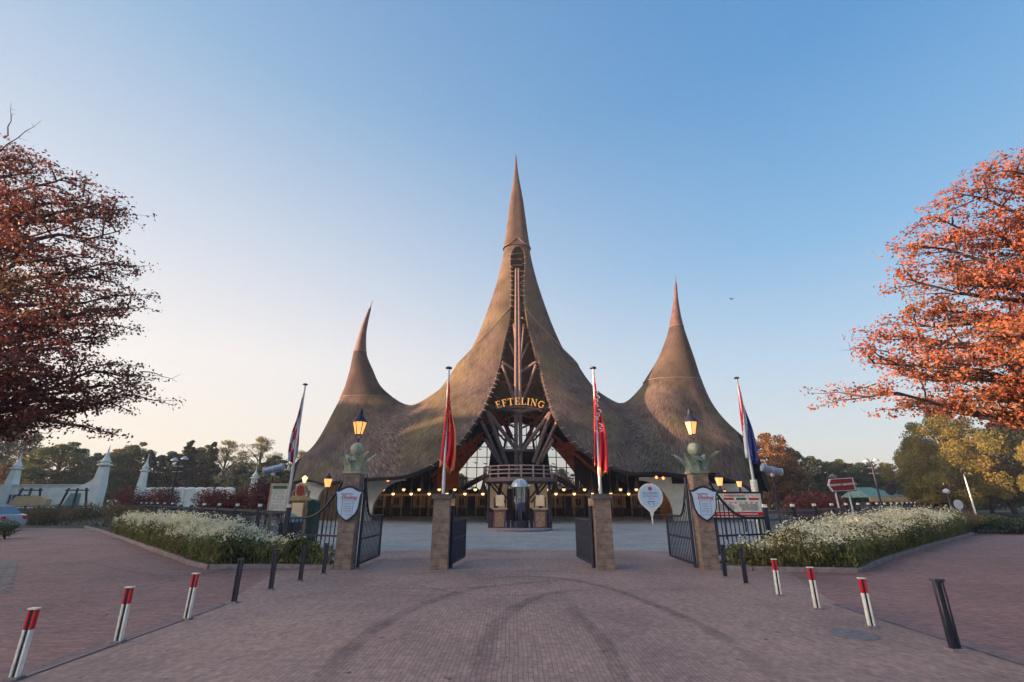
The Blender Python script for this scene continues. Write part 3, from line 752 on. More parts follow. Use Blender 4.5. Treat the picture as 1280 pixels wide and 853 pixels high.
# ---- balcony
bz = P(650, 597, 39)[2]; bc = Vector((AX+.15, 42.2, bz))
def arc_pts(c, rx, ry, a0, a1, n): return [Vector((c[0]+rx*math.cos(math.radians(a0+(a1-a0)*i/n)), c[1]+ry*math.sin(math.radians(a0+(a1-a0)*i/n)), c[2])) for i in range(n+1)]
rx, ry = 3.2, 3.0
deck = MB(); ap = arc_pts(bc, rx, ry, 180, 360, 20)
deck.prism([(p.x, p.y) for p in ap]+[(bc.x+rx, bc.y+4), (bc.x-rx, bc.y+4)], (0,0,bz-.1), (1,0,0), (0,1,0), .32)
bal = obj('balcony', deck, M_timber, bld); deck_ = bal
mb = MB()
for dz in (.35, .66, .98):
    for a, b_ in zip(ap[:-1], ap[1:]): mb.beam(a+Vector((0,.08,dz)), b_+Vector((0,.08,dz)), .1, .09)
for p in ap[::2]: mb.box(p+Vector((0,.08,.5)), (.13,.13,1.1))
obj('railing', mb, M_ptimber, bal)
for s in (-1, 1):     # curved braces falling away under the balcony
    mb = MB(); pts_ = [P(649+s*42, 595, 41), P(649+s*52, 600, 43), P(649+s*62, 606, 45.5), P(649+s*70, 611, 48)]
    mb.path(pts_, [.22,.24,.24,.2], 8); obj('brace', mb, mat('dark_red_timber', lin((84,44,52)), .8, .3, 4), bld)
    obj('column', MB().tube((AX+s*2.6, 41.6, 0), (AX+s*2.6, 41.6, bz-.25), .14, .12, 10), M_dtimber, bld)
    obj('column', MB().tube((AX+s*2.3, 45.2, 0), (AX+s*1.6, 45.0, bz-.25), .2, .16, 10), M_dtimber, bld)
    # diagonal framing in front of a pale lit panel
    obj('lit_panel', MB().prism([(0,0),(1.7,0),(1.7,2.4),(0,2.4)], (AX+s*1.95-.85, 47.0, 1.1), (1,0,0), (0,0,1), .08), M_panel, bld)
    for q in range(2):
        obj('strut', MB().beam((AX+s*(2.9-q*.5), 46.6, 3.5-q*.1), (AX+s*(1.2-q*.3), 46.6, 1.6+q*.2), .16, .16), M_dtimber, bld)
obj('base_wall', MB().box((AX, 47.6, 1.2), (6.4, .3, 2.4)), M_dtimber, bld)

# ---- glass wall at the back, seen through the opening
GY = 61.6
def roofz(x, y): return float(hz(x, y))
poly = []
xs = np.linspace(-9.2, 10.4, 40)
def gtop(x):
    a = abs(x-AX); return float(np.interp(a, [0,2.6,4.2,5.6,7.4,9.0,10.2], [12.7,12.2,10.6,9.0,7.2,5.6,4.2]))
mb = MB()
poly = [(-9.4, 3.2)]+[(10.6, 3.2)]+[(x, gtop(x)) for x in xs[::-1]]
mb.prism(poly, (0, GY, 0), (1,0,0), (0,0,1), .02)
gw = obj('glass_wall', mb, M_glass, bld, smooth=False)
mb = MB()
for i in range(-7, 8):
    x = AX+i*1.28
    if abs(i) > 7: continue
    mb.box((x, GY, (3.2+gtop(x))/2), (.10, .14, gtop(x)-3.2))
for z in (4.5, 5.8, 7.1, 8.4, 9.9, 11.3):
    half = float(np.interp(-z, [-12.7,-12.2,-10.6,-9.0,-7.2,-5.6,-4.2], [.5,2.6,4.2,5.6,7.4,9.0,10.2]))
    mb.box((AX, GY, z), (half*2, .13, .09))
obj('mullions', mb, M_rtimber, gw, smooth=False)
# bird silhouettes stuck on the panes
for px, py in ((599,562),(606,580),(594,579),(690,562),(691,580),(612,590),(694,600)):
    c = P(px, py, GY-.09); s = rng.choice((-1,1))
    mb = MB().prism([(-.35,.12*s),(-.05,.0),(.1,-.1),(.42,.1*s),(.1,.05),(-.02,.1)], c, (1,0,0), (0,0,1), .02)
    obj('window_sticker', mb, M_ink, gw, smooth=False)
for s in (-1, 1):    # boarded cheeks beside the glass
    x0 = AX+s*8.6
    mb = MB()
    for i in range(9):
        xx = x0+(i-4)*.3; mb.box((xx, GY-1.0, 3.0+(4.8)/2), (.27, .1, 4.8))
    obj('board_panel', mb, M_orange if s < 0 else M_dtimber, bld, smooth=False)
    mb = MB()
    for q in range(1 if s > 0 else 2):
        mb.beam((AX+s*(4.3+q*.0), 60.2+q*.6, 10.1-q*.5), (AX+s*(10.6), 60.2+q*.6, 4.6-q*.6), .3, .34)
    obj('rafter', mb, M_orange, bld, smooth=False)
for s in (-1, 1):
    def q_(pts_): return [(P(649+s*(x-649) if s > 0 else x, y, GY-.6).x, P(x, y, GY-.6).z) for x, y in pts_]
    side_ = [(598,522),(622,516),(625,562),(613,563),(606,549)] if s < 0 else [(700,522),(676,516),(673,562),(685,563),(692,549)]
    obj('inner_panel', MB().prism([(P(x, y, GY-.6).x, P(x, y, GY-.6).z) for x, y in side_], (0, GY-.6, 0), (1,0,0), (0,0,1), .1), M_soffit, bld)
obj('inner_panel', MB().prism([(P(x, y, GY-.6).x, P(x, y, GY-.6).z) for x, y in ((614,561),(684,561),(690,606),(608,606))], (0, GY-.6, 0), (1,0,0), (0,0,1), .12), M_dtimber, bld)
for a, b_ in (((626,524),(648,560)),((672,524),(652,560)),((637,520),(630,562)),((661,520),(668,562)),((640,545),(630,525)),((660,545),(668,525))):
    obj('cross_strut', MB().tube(P(*a, 57), P(*b_, 57), .14, .14, 7), M_dtimber, bld)
# back and flank walls (dark, inside)
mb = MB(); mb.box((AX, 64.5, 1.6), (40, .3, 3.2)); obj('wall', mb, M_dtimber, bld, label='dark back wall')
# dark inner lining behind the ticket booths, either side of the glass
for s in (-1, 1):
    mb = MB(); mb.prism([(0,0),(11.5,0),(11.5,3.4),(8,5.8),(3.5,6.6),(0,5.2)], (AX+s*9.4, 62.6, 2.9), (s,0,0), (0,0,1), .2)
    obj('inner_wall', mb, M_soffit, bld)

# ---- white end walls with arches
def arch_wall(pts_px, Y, name='end_wall'):
    return [(P(px, py, Y).x, P(px, py, Y).z) for px, py in pts_px]
def wall_poly(x0, x1, ztop, arches):
    """outline of a wall on the ground with arched openings (cx, half, spring, rise)"""
    p = [(x0, ztop), (x0, 0)]
    for cx, hw, sp, rise in arches:
        p.append((cx-hw, 0)); p.append((cx-hw, sp))
        for i in range(1, 12):
            t = math.pi*(1-i/12); p.append((cx+hw*math.cos(t), sp+rise*math.sin(t)))
        p += [(cx+hw, sp), (cx+hw, 0)]
    p += [(x1, 0), (x1, ztop)]
    return p
WY = 46.2
obj('wall', MB().prism([(x, z) for x, z in wall_poly(-20.5, -13.2, 3.6, [(-16.9, 1.35, 1.9, 1.3)])], (0, WY, 0), (1,0,0), (0,0,1), .35), M_white, bld, label='white plaster wall with an arch on the left')
obj('wall', MB().prism([(x, z) for x, z in wall_poly(15.2, 22.4, 3.3, [(19.6, 1.9, 1.3, 1.5)])], (0, WY, 0), (1,0,0), (0,0,1), .35), M_white, bld, label='white plaster wall with a wide arch on the right')
# curved haunches towards the open middle
for s, x0 in ((1, -13.2), (-1, 15.2)):
    pl_ = [(0,0),(0,3.7)]+[(2.4*(1-math.cos(t)) if False else 2.6*math.sin(t), 3.7-.0-3.2*(1-math.cos(t)) if False else 3.7-3.3*(1-math.cos(math.pi/2-t))) for t in []]
    arc = [(2.9*(1-math.cos(a)), .6+3.0*math.sin(a)) for a in np.linspace(0, math.pi/2, 12)]
    pl_ = [(0,0),(.12,0)]+[(x+.12, z) for x, z in arc]+[(3.0,3.9),(0,3.9)]
    obj('haunch', MB().prism(pl_, (x0, WY-.02, 0), (s,0,0), (0,0,1), .4), M_white, bld)
for (xa, xb) in ((-20.8,-13.6),(15.6,22.2)):
    mb = MB(); n_ = int((xb-xa)/.28)
    for i in range(n_): mb.box((xa+(i+.5)*(xb-xa)/n_, WY+1.6, 1.6), (.25, .08, 3.2))
    obj('board_wall', mb, M_booth, bld, smooth=False)
obj('side_wall', MB().box((-20.4, 54, 1.6), (.3, 14, 3.2)), M_white, bld)
obj('side_wall', MB().box((22.3, 54, 1.3), (.3, 14, 2.6)), M_white, bld)
# ---------------------------------------------------------------- entrance row: booths, railings, lamps
RY = 59.0
def mk_booth():
    t = thing('ticket_booth', '', 'ticket booth', (0,0,0))
    b_ = MB(); b_.box((0,0,1.2), (1.35,1.5,2.4)); obj('body', b_, M_booth, t, local=True)
    w_ = MB(); w_.box((0,-.77,1.65), (.8,.06,.95)); p = obj('window', w_, M_tan, t, local=True)
    w2 = MB(); w2.box((-.17,-.81,1.65), (.28,.03,.8)); w2.box((.17,-.81,1.65), (.28,.03,.8)); obj('pane', w2, M_dtimber, p, local=True)
    for s in (-1,1): obj('post', MB().box((s*.62,-.8,1.2), (.13,.1,2.4)), M_tan, t, local=True)
    r_ = MB().lathe([(1.08,2.4),(1.0,2.5),(.62,2.78),(.36,3.2),(.2,3.75),(.06,4.35),(.01,4.8)], n=8, ph=math.pi/8)
    rf = obj('roof', r_, mat('booth_thatch', lin((120,98,88)), .95, .4, 8, .5, 40), t, local=True)
    obj('finial', MB().ball((0,0,4.6), .09, 8), M_dtimber, rf, local=True)
    return t
bx_px = [453,476,497.5,524.4,543.4,577,603.6,695,721.8,740.4,774.8,799]
booth0 = None
for i, px in enumerate(bx_px):
    x = P(px, 630, RY).x
    lab = f'small wooden ticket booth with pointed roof, {ORD[i]} from the left in the entrance row'
    if booth0 is None:
        booth0 = mk_booth(); booth0.location = (x, RY, 0); booth0['label'] = lab; booth0['group'] = 'pointed ticket booths in the entrance row'; b0 = booth0
    else:
        sc_ = (rng.uniform(.92,1.05), 1, rng.choice((.94,1.0,1.04,1.0)))
        dup(booth0, (x, RY+rng.choice((0,.5)), 0), 0, lab, sc_)
# beam over the row
rb = thing('gate_beam', 'long timber beam with planked frieze running over the row of ticket booths', 'beam', (AX, RY-1, 0))
for s, (a, b_) in ((0, (446, 618)), (1, (682, 836))):
    xa = P(a, 620, RY-1).x; xb = P(b_, 620, RY-1).x
    obj('beam', MB().box(((xa+xb)/2, RY-1, 2.42), (xb-xa, .22, .26)), M_tan, rb)
    n_ = int((xb-xa)/1.07)
    for i in range(n_+1): obj('post', MB().box((xa+(xb-xa)*i/n_, RY-1, 1.15), (.13,.13,2.29)), M_tan if i % 2 else M_booth, rb)
    obj('lower_panel', MB().box(((xa+xb)/2, RY-.8, .5), (xb-xa, .06, .75)), M_dtimber, rb)
# turnstile railing
for nm, a, b_, lb in (('railing',446,618,'black turnstile railing in front of the left ticket booths'),('railing',682,846,'black turnstile railing in front of the right ticket booths')):
    xa = P(a, 645, RY-2).x; xb = P(b_, 645, RY-2).x
    t = thing('turnstile_railing', lb, 'railing', ((xa+xb)/2, RY-2, 0))
    mb = MB(); mb.box(((xa+xb)/2, RY-2, .95), (xb-xa, .07, .07)); mb.box(((xa+xb)/2, RY-2, .12), (xb-xa, .05, .05)); obj('rail', mb, M_iron, t)
    mb = MB(); n_ = int((xb-xa)/.16)
    for i in range(n_): mb.box((xa+(i+.5)*(xb-xa)/n_, RY-2, .52), (.035,.035,.84))
    obj('bars', mb, M_iron, t, smooth=False)
    for i in range(5): obj('post', MB().box((xa+(xb-xa)*i/4, RY-2, .75), (.12,.12,1.5)), M_iron, t)
# globe lamps on posts
def mk_globe():
    t = thing('globe_lamp', '', 'lamp', (0,0,0), group='globe lamps along the entrance row')
    obj('post', MB().tube((0,0,0),(0,0,2.85),.05,.04,8), M_iron, t, local=True)
    g = obj('globe', MB().ball((0,0,3.05), .2, 12), M_globe, t, local=True)
    obj('cap', MB().lathe([(.24,3.12),(.2,3.22),(.05,3.34)], n=12), M_iron, g, local=True)
    return t
g0 = None
for i, px in enumerate([459.8,479,504.7,523.9,549,568.5,594,613,685,704.7,730.7,749.7,775.6,795.4]):
    p = P(px, 612, RY-1.4); lab = f'glowing globe lamp on a thin post, {ORD[i]} from the left along the entrance row'
    if g0 is None: g0 = mk_globe(); g0.location = (p.x, RY-1.4, 0); g0['label'] = lab
    else: dup(g0, (p.x, RY-1.4, 0), 0, lab)
# hanging lanterns
def mk_hang():
    t = thing('hanging_lantern', '', 'lantern', (0,0,2.4), group='hanging lanterns in front of the booths')
    obj('wire', MB().tube((0,0,.55),(0,0,2.6),.018,.018,5), M_tan, t, local=True)
    obj('shade', MB().lathe([(.3,.12),(.2,.25),(.07,.5),(.02,.75)], n=8), M_gold, t, local=True)
    obj('bulb', MB().ball((0,0,.06), .15, 10), M_glow, t, local=True)
    return t
h0 = None
for i, px in enumerate([469.6,491.4,513.9,536.4,558.7,581.2,603.6,695,717.8,740.5,763.6,785.9]):
    p = P(px, 617.5, RY-2.2); lab = f'small glowing lantern under a pointed shade, {ORD[i]} from the left in the entrance row'
    if h0 is None: h0 = mk_hang(); h0.location = (p.x, RY-2.2, p.z-.06); h0['label'] = lab
    else: dup(h0, (p.x, RY-2.2, p.z-.06), 0, lab)
# red spots under the eaves
def spot(px, py, Y, lab):
    p = P(px, py, Y); t = thing('spotlight', lab, 'spotlight', p, group='red spotlights under the eaves')
    obj('bulb', MB().ball(p, .13, 10), M_redglow, t); obj('housing', MB().tube(p+Vector((0,.08,.02)), p+Vector((0,.35,.12)), .17, .1, 10), M_iron, t)
    obj('stem', MB().tube(p+Vector((0,.3,.1)), p+Vector((0,.3,.7)), .03, n=6), M_iron, t)
spot(473.5,599.5,44,'red spotlight under the left eave, nearer the pillar'); spot(485,600.5,44,'red spotlight under the left eave, nearer the middle')
spot(820.5,597,44,'red spotlight under the right eave, nearer the middle'); spot(829,598,44,'red spotlight under the right eave, nearer the white arch')
# warm lit room behind the right arch
t = thing('wooden_shelter', 'lit wooden shelter with board wall under the right eave, beside the round sign', 'shelter', (P(835,640,52).x, 52, 0))
x0 = P(826, 640, 52).x; x1 = P(845, 640, 52).x
mb = MB(); n_ = 9
for i in range(n_): mb.box((x0+(i+.5)*(x1-x0)/n_, 52, 1.25), ((x1-x0)/n_-.02, .08, 2.5))
obj('board_wall', mb, mat('warm_boards', lin((176,112,72)), .7, .3, 5), t, smooth=False)
obj('valance', MB().box(((x0+x1)/2, 51.7, 2.75), (x1-x0+.3, .1, .4)), M_tan, t)
obj('lamp', MB().ball(((x0+x1)/2+.1, 51.4, 2.35), .17, 10, sz=.6), M_globe, t)
for q in range(4): obj('rack', MB().box(((x0)-.6, 51, .4+q*.4), (1.0,.5,.06)), M_tan, t)

# ---------------------------------------------------------------- central kiosk in front
KY = 31.5; kc = Vector((P(650,655,KY).x, KY, 0))
k = thing('glass_kiosk', 'round glass booth with domed top between two brown desks on a stone step', 'kiosk', kc)
obj('plinth', MB().lathe([(2.05,0),(2.05,.12),(1.98,.16)], kc, 32), M_kerb, k)
mb = MB().lathe([(.56,.16),(.56,.5),(.5,.55)], kc, 24); obj('base', mb, M_iron, k)
obj('glass', MB().lathe([(.47,.55),(.47,2.62),(.46,2.62),(.46,.55)], kc, 24), glass_mat('tube_glass',(.62,.72,.80),.3), k)
mb = MB()
for i in range(8):
    a = 2*math.pi*i/8+.2; mb.tube(kc+Vector((.48*math.cos(a),.48*math.sin(a),.5)), kc+Vector((.48*math.cos(a),.48*math.sin(a),2.62)), .025, n=6)
obj('frame', mb, M_iron, k)
d_ = obj('dome', MB().lathe([(.52,2.6),(.52,2.66),(.47,2.84),(.36,2.98),(.2,3.07),(.02,3.1)], kc, 20), mat('dome_grey', lin((165,175,190)), .35, .1, 4, metal=.3), k)
mb = MB()
for i in range(8):
    a = 2*math.pi*i/8; mb.path([kc+Vector(((r+.012)*math.cos(a),(r+.012)*math.sin(a),z)) for r, z in ((.52,2.66),(.47,2.84),(.36,2.98),(.2,3.07),(.03,3.11))], .018, 5)
obj('dome_ribs', mb, M_white, d_)
for s in (-1, 1):
    c = kc+Vector((s*1.28, -.1, 0))
    dk = obj('desk', MB().box(c+Vector((0,0,.68)), (.78,.7,1.1)), mat('brown_panel', lin((112,84,84)), .7, .2, 5), k)
    obj('panel', MB().box(c+Vector((0,-.37,.66)), (.56,.04,.85)), M_booth, dk)
    obj('desk_top', MB().box(c+Vector((0,0,1.28)), (.95,.85,.09)), M_tan, dk)
    obj('side_board', MB().box(c+Vector((s*.58,.05,.6)), (.3,.6,.95)), M_dtimber, k)
    obj('lit_sign', MB().box(c+Vector((-s*.0,0,1.78)), (.52,.18,.66)), M_panel, k)
    for q in (-1,1): obj('post', MB().box(c+Vector((q*.36,0,1.6)), (.07,.1,.75)), M_dtimber, k)
    obj('fence', MB().box(c+Vector((-s*.55,-.05,.55)), (.2,.05,.8)), M_iron, k)

# figure inside the booth
fg = thing('person', 'person in a blue coat and white cap standing inside the glass booth', 'person', (kc.x, kc.y-.02, .55))
def skin_fig(name, verts, edges, radii, m, parent, root=0):
    me = bpy.data.meshes.new(name); me.from_pydata(verts, edges, []); o = bpy.data.objects.new(name, me); COL.objects.link(o); o.parent = parent
    me.materials.append(m)
    md = o.modifiers.new('skin', 'SKIN'); md.use_smooth_shade = True
    for i, sv in enumerate(me.skin_vertices[0].data): sv.radius = radii[i] if hasattr(radii[i], '__len__') else (radii[i],)*2
    me.skin_vertices[0].data[root].use_root = True
    s_ = o.modifiers.new('sub', 'SUBSURF'); s_.levels = 1; s_.render_levels = 1
    return o
vs_ = [(0,0,.72),(0,0,.9),(0,0,1.08),(0,0,1.2),(0,-.01,1.28),(0,-.01,1.36),
       (.09,0,.66),(.09,-.02,.36),(.09,.01,.07),(.09,-.1,.04),(-.09,0,.66),(-.09,-.02,.36),(-.09,.01,.07),(-.09,-.1,.04),
       (.16,0,1.08),(.2,-.03,.86),(.2,-.12,.68),(.2,-.17,.62),(-.16,0,1.08),(-.2,-.03,.86),(-.2,-.1,.66),(-.2,-.14,.6)]
es_ = [(0,1),(1,2),(2,3),(3,4),(4,5),(0,6),(6,7),(7,8),(8,9),(0,10),(10,11),(11,12),(12,13),(2,14),(14,15),(15,16),(16,17),(2,18),(18,19),(19,20),(20,21)]
rd_ = [.14,.13,.14,.05,.08,.07,.08,.055,.04,.035,.08,.055,.04,.035,.05,.042,.032,.03,.05,.042,.032,.03]
skin_fig('body', vs_, es_, rd_, mat('skin', lin((196,150,128)), .6, .05), fg)
obj('coat', MB().lathe([(.25,.5),(.23,.7),(.18,.9),(.2,1.05),(.16,1.17),(.07,1.22)], n=16, sy=.8), mat('blue_cloth', lin((44,86,170)), .8, .15, 6), fg, local=True)
obj('cap', MB().lathe([(.13,1.36),(.14,1.4),(.11,1.46),(.02,1.49)], n=14), M_wpaint, fg, local=True)

# ---------------------------------------------------------------- gate pillars
PY = 13.95
pL = G(429, 712); pR = G(888, 712)
def crown(c, m, t):
    """lotus-like copper capital: four corner petals, arched faces between them"""
    obj('plate', MB().box(c+Vector((0,0,.03)), (.52,.52,.07)), m, t)
    obj('core', MB().lathe([(.22,.05),(.16,.2),(.14,.38),(.2,.46),(.1,.5)], c, 16), m, t)
    for i in range(4):
        a = math.pi/4+i*math.pi/2; d = Vector((math.cos(a), math.sin(a), 0)); s = Vector((-d.y, d.x, 0)); mb = MB(); rows = []
        for j in range(9):
            u = j/8; r_ = .28+.05*u+.40*u**2.3; z = .07+.52*u; wd = .18*(1-u**2.6)+.02; rows.append((r_, z, wd))
        vs = []
        for r_, z, wd in rows:
            vs += [c+d*(r_-.07*1)+s*wd+Vector((0,0,z)), c+d*(r_+.03)+Vector((0,0,z)), c+d*(r_-.07)-s*wd+Vector((0,0,z)), c+d*(r_-.10)+Vector((0,0,z))]
        fs = [(4*j+q, 4*j+(q+1) % 4, 4*j+4+(q+1) % 4, 4*j+4+q) for j in range(8) for q in range(4)]
        mb.add(vs, fs+[(3,2,1,0),(32,33,34,35)]); obj('petal', mb, m, t)
        a2 = i*math.pi/2; d = Vector((math.cos(a2), math.sin(a2), 0)); s = Vector((-d.y, d.x, 0))
        mb = MB(); ar = [(.11*math.cos(q), .24+.13*math.sin(q)) for q in np.linspace(0, math.pi, 10)]
        out = [(.17*math.cos(q), .24+.2*math.sin(q)) for q in np.linspace(math.pi, 0, 10)]
        mb.prism([(.11,.07)]+ar+[(-.11,.07),(-.17,.07)]+out+[(.17,.07)], c+d*.23, s, (0,0,1), .06)
        mb.prism([(.07,.07),(.07,.22),(0,.31),(-.07,.22),(-.07,.07)], c+d*.21, s, (0,0,1), .05)
        obj('arch_face', mb, m, t)
def lantern(c, t, rot=0):
    """street lantern, c = foot; about .75 m tall"""
    h = obj('lamp_stem', MB().tube(c, c+Vector((0,0,.12)), .03, .025, 8).path([c+Vector((.0,0,.1)), c+Vector((.09,0,.16)), c+Vector((.07,0,.24))], .012, 5).path([c+Vector((.0,0,.1)), c+Vector((-.09,0,.16)), c+Vector((-.07,0,.24))], .012, 5), M_iron, t)
    gl = obj('lamp_glass', MB().lathe([(.105,.24),(.2,.60)], c, 6, ph=rot), M_glowp, t)
    obj('bulb', MB().lathe([(.03,.26),(.06,.33),(.07,.45),(.03,.58)], c, 8), M_glow, gl)
    mb = MB()
    for i in range(6):
        a = rot+i*math.pi/3; mb.tube(c+Vector((.108*math.cos(a),.108*math.sin(a),.24)), c+Vector((.204*math.cos(a),.204*math.sin(a),.6)), .012, n=5)
    mb.lathe([(.115,.225),(.115,.245)], c, 6, ph=rot); obj('lamp_frame', mb, M_iron, t)
    obj('lamp_roof', MB().lathe([(.235,.60),(.225,.63),(.12,.76),(.06,.83),(.07,.87),(.045,.93),(.05,.96),(.015,1.03)], c, 12), M_iron, t)
SH = [(0,-.62),(-.13,-.54),(-.3,-.4),(-.39,-.2),(-.42,.02),(-.43,.2),(-.47,.36),(-.5,.41),(-.38,.41),(-.24,.48),(-.12,.54),(0,.56)]
SH = SH+[(-x, y) for x, y in SH[::-1] if x != 0]
def pillar(p, lab, side):
    t = thing('lamp_pillar', lab, 'gate pillar', (p.x, PY, 0), group='brick lamp pillars at the gates'); c = Vector((p.x, PY, 0)); hh = 2.50
    obj('shaft', MB().box(c+Vector((0,0,hh/2)), (.44,.44,hh)), M_brick, t)
    cc = c+Vector((0,0,hh)); m = M_green if side < 0 else mat('copper_grey_green', lin((122,136,124)), .6, .4, 6, .3, 25)
    crown(cc, m, t)
    obj('ball', MB().ball(cc+Vector((0,0,.69)), .195, 20), m, t)
    lc = cc+Vector((0,0,.88)); lantern(lc, t, .2)
    s = thing('shield_sign', f'pale blue shield sign with red script on the {"left" if side < 0 else "right"} brick lamp pillar', 'sign', (p.x, PY-.27, 1.71))
    o = Vector((p.x+side*.0, PY-.27, 1.71)); K = .79
    obj('border', MB().prism([(x*1.02*K, y*1.02*K) for x, y in SH], o, (1,0,0), (0,0,1), .05), M_iron, s)
    obj('face', MB().prism([(x*.9*K, y*.9*K-.01) for x, y in SH], o+Vector((0,-.03,0)), (1,0,0), (0,0,1), .02), M_shield, s)
    mb = MB(); text_into(mb, 'Efteling', .15, o+Vector((.02,-.045,.13)), shear=.2, mi=0)
    text_into(mb, 'WELKOM IN DE', .045, o+Vector((-.05,-.045,.225)), mi=0)
    obj('lettering', mb, M_inkred, s, smooth=False)
    mb = MB(); q = o+Vector((.0,-.045,-.14))
    for (x, z, w_, h_) in ((0,.185,.3,.006),(0,-.185,.3,.006),(-.15,0,.006,.37),(.15,0,.006,.37)): mb.box(q+Vector((x,0,z)), (w_,.006,h_))
    for i in range(6):
        mb.box(q+Vector((rng.uniform(-.015,.015),0,.12-i*.045)), (rng.uniform(.15,.24),.006,.008))
    obj('notice_lines', mb, M_ink, s, smooth=False)
    return t
pillar(pL, 'brick lamp pillar with green copper capital at the left gate', -1)
pillar(pR, 'brick lamp pillar with grey-green copper capital at the right gate', 1)

# gate leaves, open, at right angles to the fence line
def gate(name, hx, hy, ex, ey, h_hi, h_lo, lab, nb=15, solid=False, curve=True):
    a = Vector((hx, hy, 0)); b_ = Vector((ex, ey, 0)); d = (b_-a); L = d.length; d.normalize()
    t = thing(name, lab, 'gate', a, group='black iron gate leaves')
    def ztop(u):
        if not curve: return h_lo
        v = min(1, u/.42); return h_lo+(h_hi-h_lo)*(1-math.sin(v*math.pi/2))**1.2
    z0 = .12; mb = MB()
    pts_ = [a+d*L*u+Vector((0,0,ztop(u))) for u in np.linspace(0, 1, 22)]
    mb.path(pts_, .032, 6)
    mb.beam(a+Vector((0,0,z0)), b_+Vector((0,0,z0)), .04, .06); mb.beam(a+Vector((0,0,z0+.62)), b_+Vector((0,0,z0+.62)), .035, .05)
    mb.tube(a+Vector((0,0,.02)), a+Vector((0,0,h_hi+.12)), .045, n=8); mb.tube(b_+Vector((0,0,z0)), b_+Vector((0,0,h_lo)), .04, n=8)
    obj('frame', mb, M_iron, t)
    for i in range(nb):
        u = (i+.7)/(nb+.4); p = a+d*L*u
        obj('bar', MB().tube(p+Vector((0,0,z0)), p+Vector((0,0,ztop(u))), .014 if not solid else .02, n=6), M_iron, t)
    return t
gate('gate_leaf', pL.x+.32, PY+.12, pL.x+.34, PY+2.15, 2.28, 1.32, 'open black iron gate leaf with swooping top beside the left lamp pillar', 15)
gate('gate_leaf', pR.x-.32, PY+.12, pR.x-.34, PY+2.15, 2.28, 1.32, 'open black iron gate leaf with swooping top beside the right lamp pillar', 15)

# flag pillars
FLP = G(549, 712); FRP = G(757, 712)
def flagpole(base, h, r0=.055, r1=.03, lab='', lean=0):
    t = thing('flagpole', lab, 'flagpole', base, group='tall flagpoles')
    b_ = Vector(base); obj('pole', MB().tube(b_, b_+Vector((0,0,h)), r0, r1, 12), M_pole, t)
    obj('cap', MB().lathe([(.045,0),(.1,.02),(.1,.06),(.03,.09)], b_+Vector((0,0,h)), 10), M_iron, t)
    return t
def flag(base, ztop, hoist, spread, mats, lab, dirx=1, seed=1, fringe=None, back=False, writing=None):
    """limp flag hanging beside its pole: gathered folds"""
    rr_ = random.Random(seed); b_ = Vector(base); t = thing('flag', lab, 'flag', b_+Vector((0,0,ztop)), group='limp flags on the tall poles')
    nu, nv = 30, 34; vs = []
    ph = rr_.uniform(0, 6)
    for i in range(nv+1):
        v = i/nv
        wv = spread*(.12+.88*math.sin(min(1, v*1.15)*math.pi/2)**1.3)*(1-.25*max(0, v-.8)/.2)
        for j in range(nu+1):
            u = j/nu
            fold = math.sin(u*math.pi*5+ph+v*1.5)*(.1+.05*math.sin(v*5+u*3))*(.35+.65*v)
            x = dirx*(.02+wv*u*(1+.08*math.sin(v*9+u*4)))
            z = -v*hoist*(1+.12*u)-u*.55*(1-v)*.9-(.14*math.sin(u*9+ph) if i == nv else 0)
            vs.append((x+(-dirx*.16*(1-u)*v), fold-.0, z))
    fs = [(i*(nu+1)+j, i*(nu+1)+j+1, (i+1)*(nu+1)+j+1, (i+1)*(nu+1)+j) for i in range(nv) for j in range(nu)]
    mb = MB(); mb.v = vs; mb.f = fs
    def mi(f):
        k_ = fs.index(f) if False else None
    mb.m = [mats[1]((i+.5)/nv, (j+.5)/nu) for i in range(nv) for j in range(nu)]
    o = obj('cloth', mb, mats[0], t, local=True, ang=80)
    so2 = o.modifiers.new('solid', 'SOLIDIFY'); so2.thickness = .012
    if writing:
        mb = MB()
        for q in range(10):
            v = .12+q*.05; u = .35+.25*math.sin(q*1.9); wv = spread*(.12+.88*math.sin(min(1, v*1.15)*math.pi/2)**1.3)
            x = dirx*(.02+wv*u)-dirx*.16*(1-u)*v; z = -v*hoist*(1+.12*u)-.2
            mb.path([(x-.05,-.17,z+.05),(x+.02,-.18,z+.02),(x+.05,-.18,z-.04),(x-.02,-.18,z-.06)], .008, 5)
        obj('emblem', mb, writing, t, local=True)
    return t
M_fred = mat('red_flag_cloth', lin((186,34,52)), .8, .12, 3); M_fyel = mat('yellow_flag_cloth', lin((214,140,80)), .8, .1, 3)
M_fwh = mat('white_flag_cloth', lin((190,200,214)), .8, .08, 3); M_fblue = mat('blue_flag_cloth', lin((30,52,124)), .8, .12, 3)
for p, lab, gd, lf in ((FLP, 'left', 1, 'left of the middle gateway'), (FRP, 'right', -1, 'right of the middle gateway')):
    c = Vector((p.x, PY, 0))
    t = thing('flag_pillar', f'low brown brick pillar carrying a flagpole, {lf}', 'gate pillar', c, group='low brick flag pillars')
    obj('shaft', MB().box(c+Vector((0,0,.9)), (.46,.46,1.8)), M_brick, t); obj('cap', MB().box(c+Vector((0,0,1.87)), (.57,.57,.14)), M_brickd, t)
    obj('lamp_box', MB().box(c+Vector((gd*.30,-.1,1.72)), (.12,.16,.2)), M_tan, t)
    gate('gate_leaf', c.x+gd*.29, PY+.1, c.x+gd*.48, PY+1.9, 1.9, 1.22, f'open black iron gate leaf seen nearly edge on beside the {lab} flag pillar', 16, solid=True, curve=False)
    topz = P(560 if gd > 0 else 742, 458, PY).z
    flagpole(c+Vector((0,0,1.94)), topz-1.94-.1, .05, .035, f'white flagpole standing on the {lab} brick flag pillar')
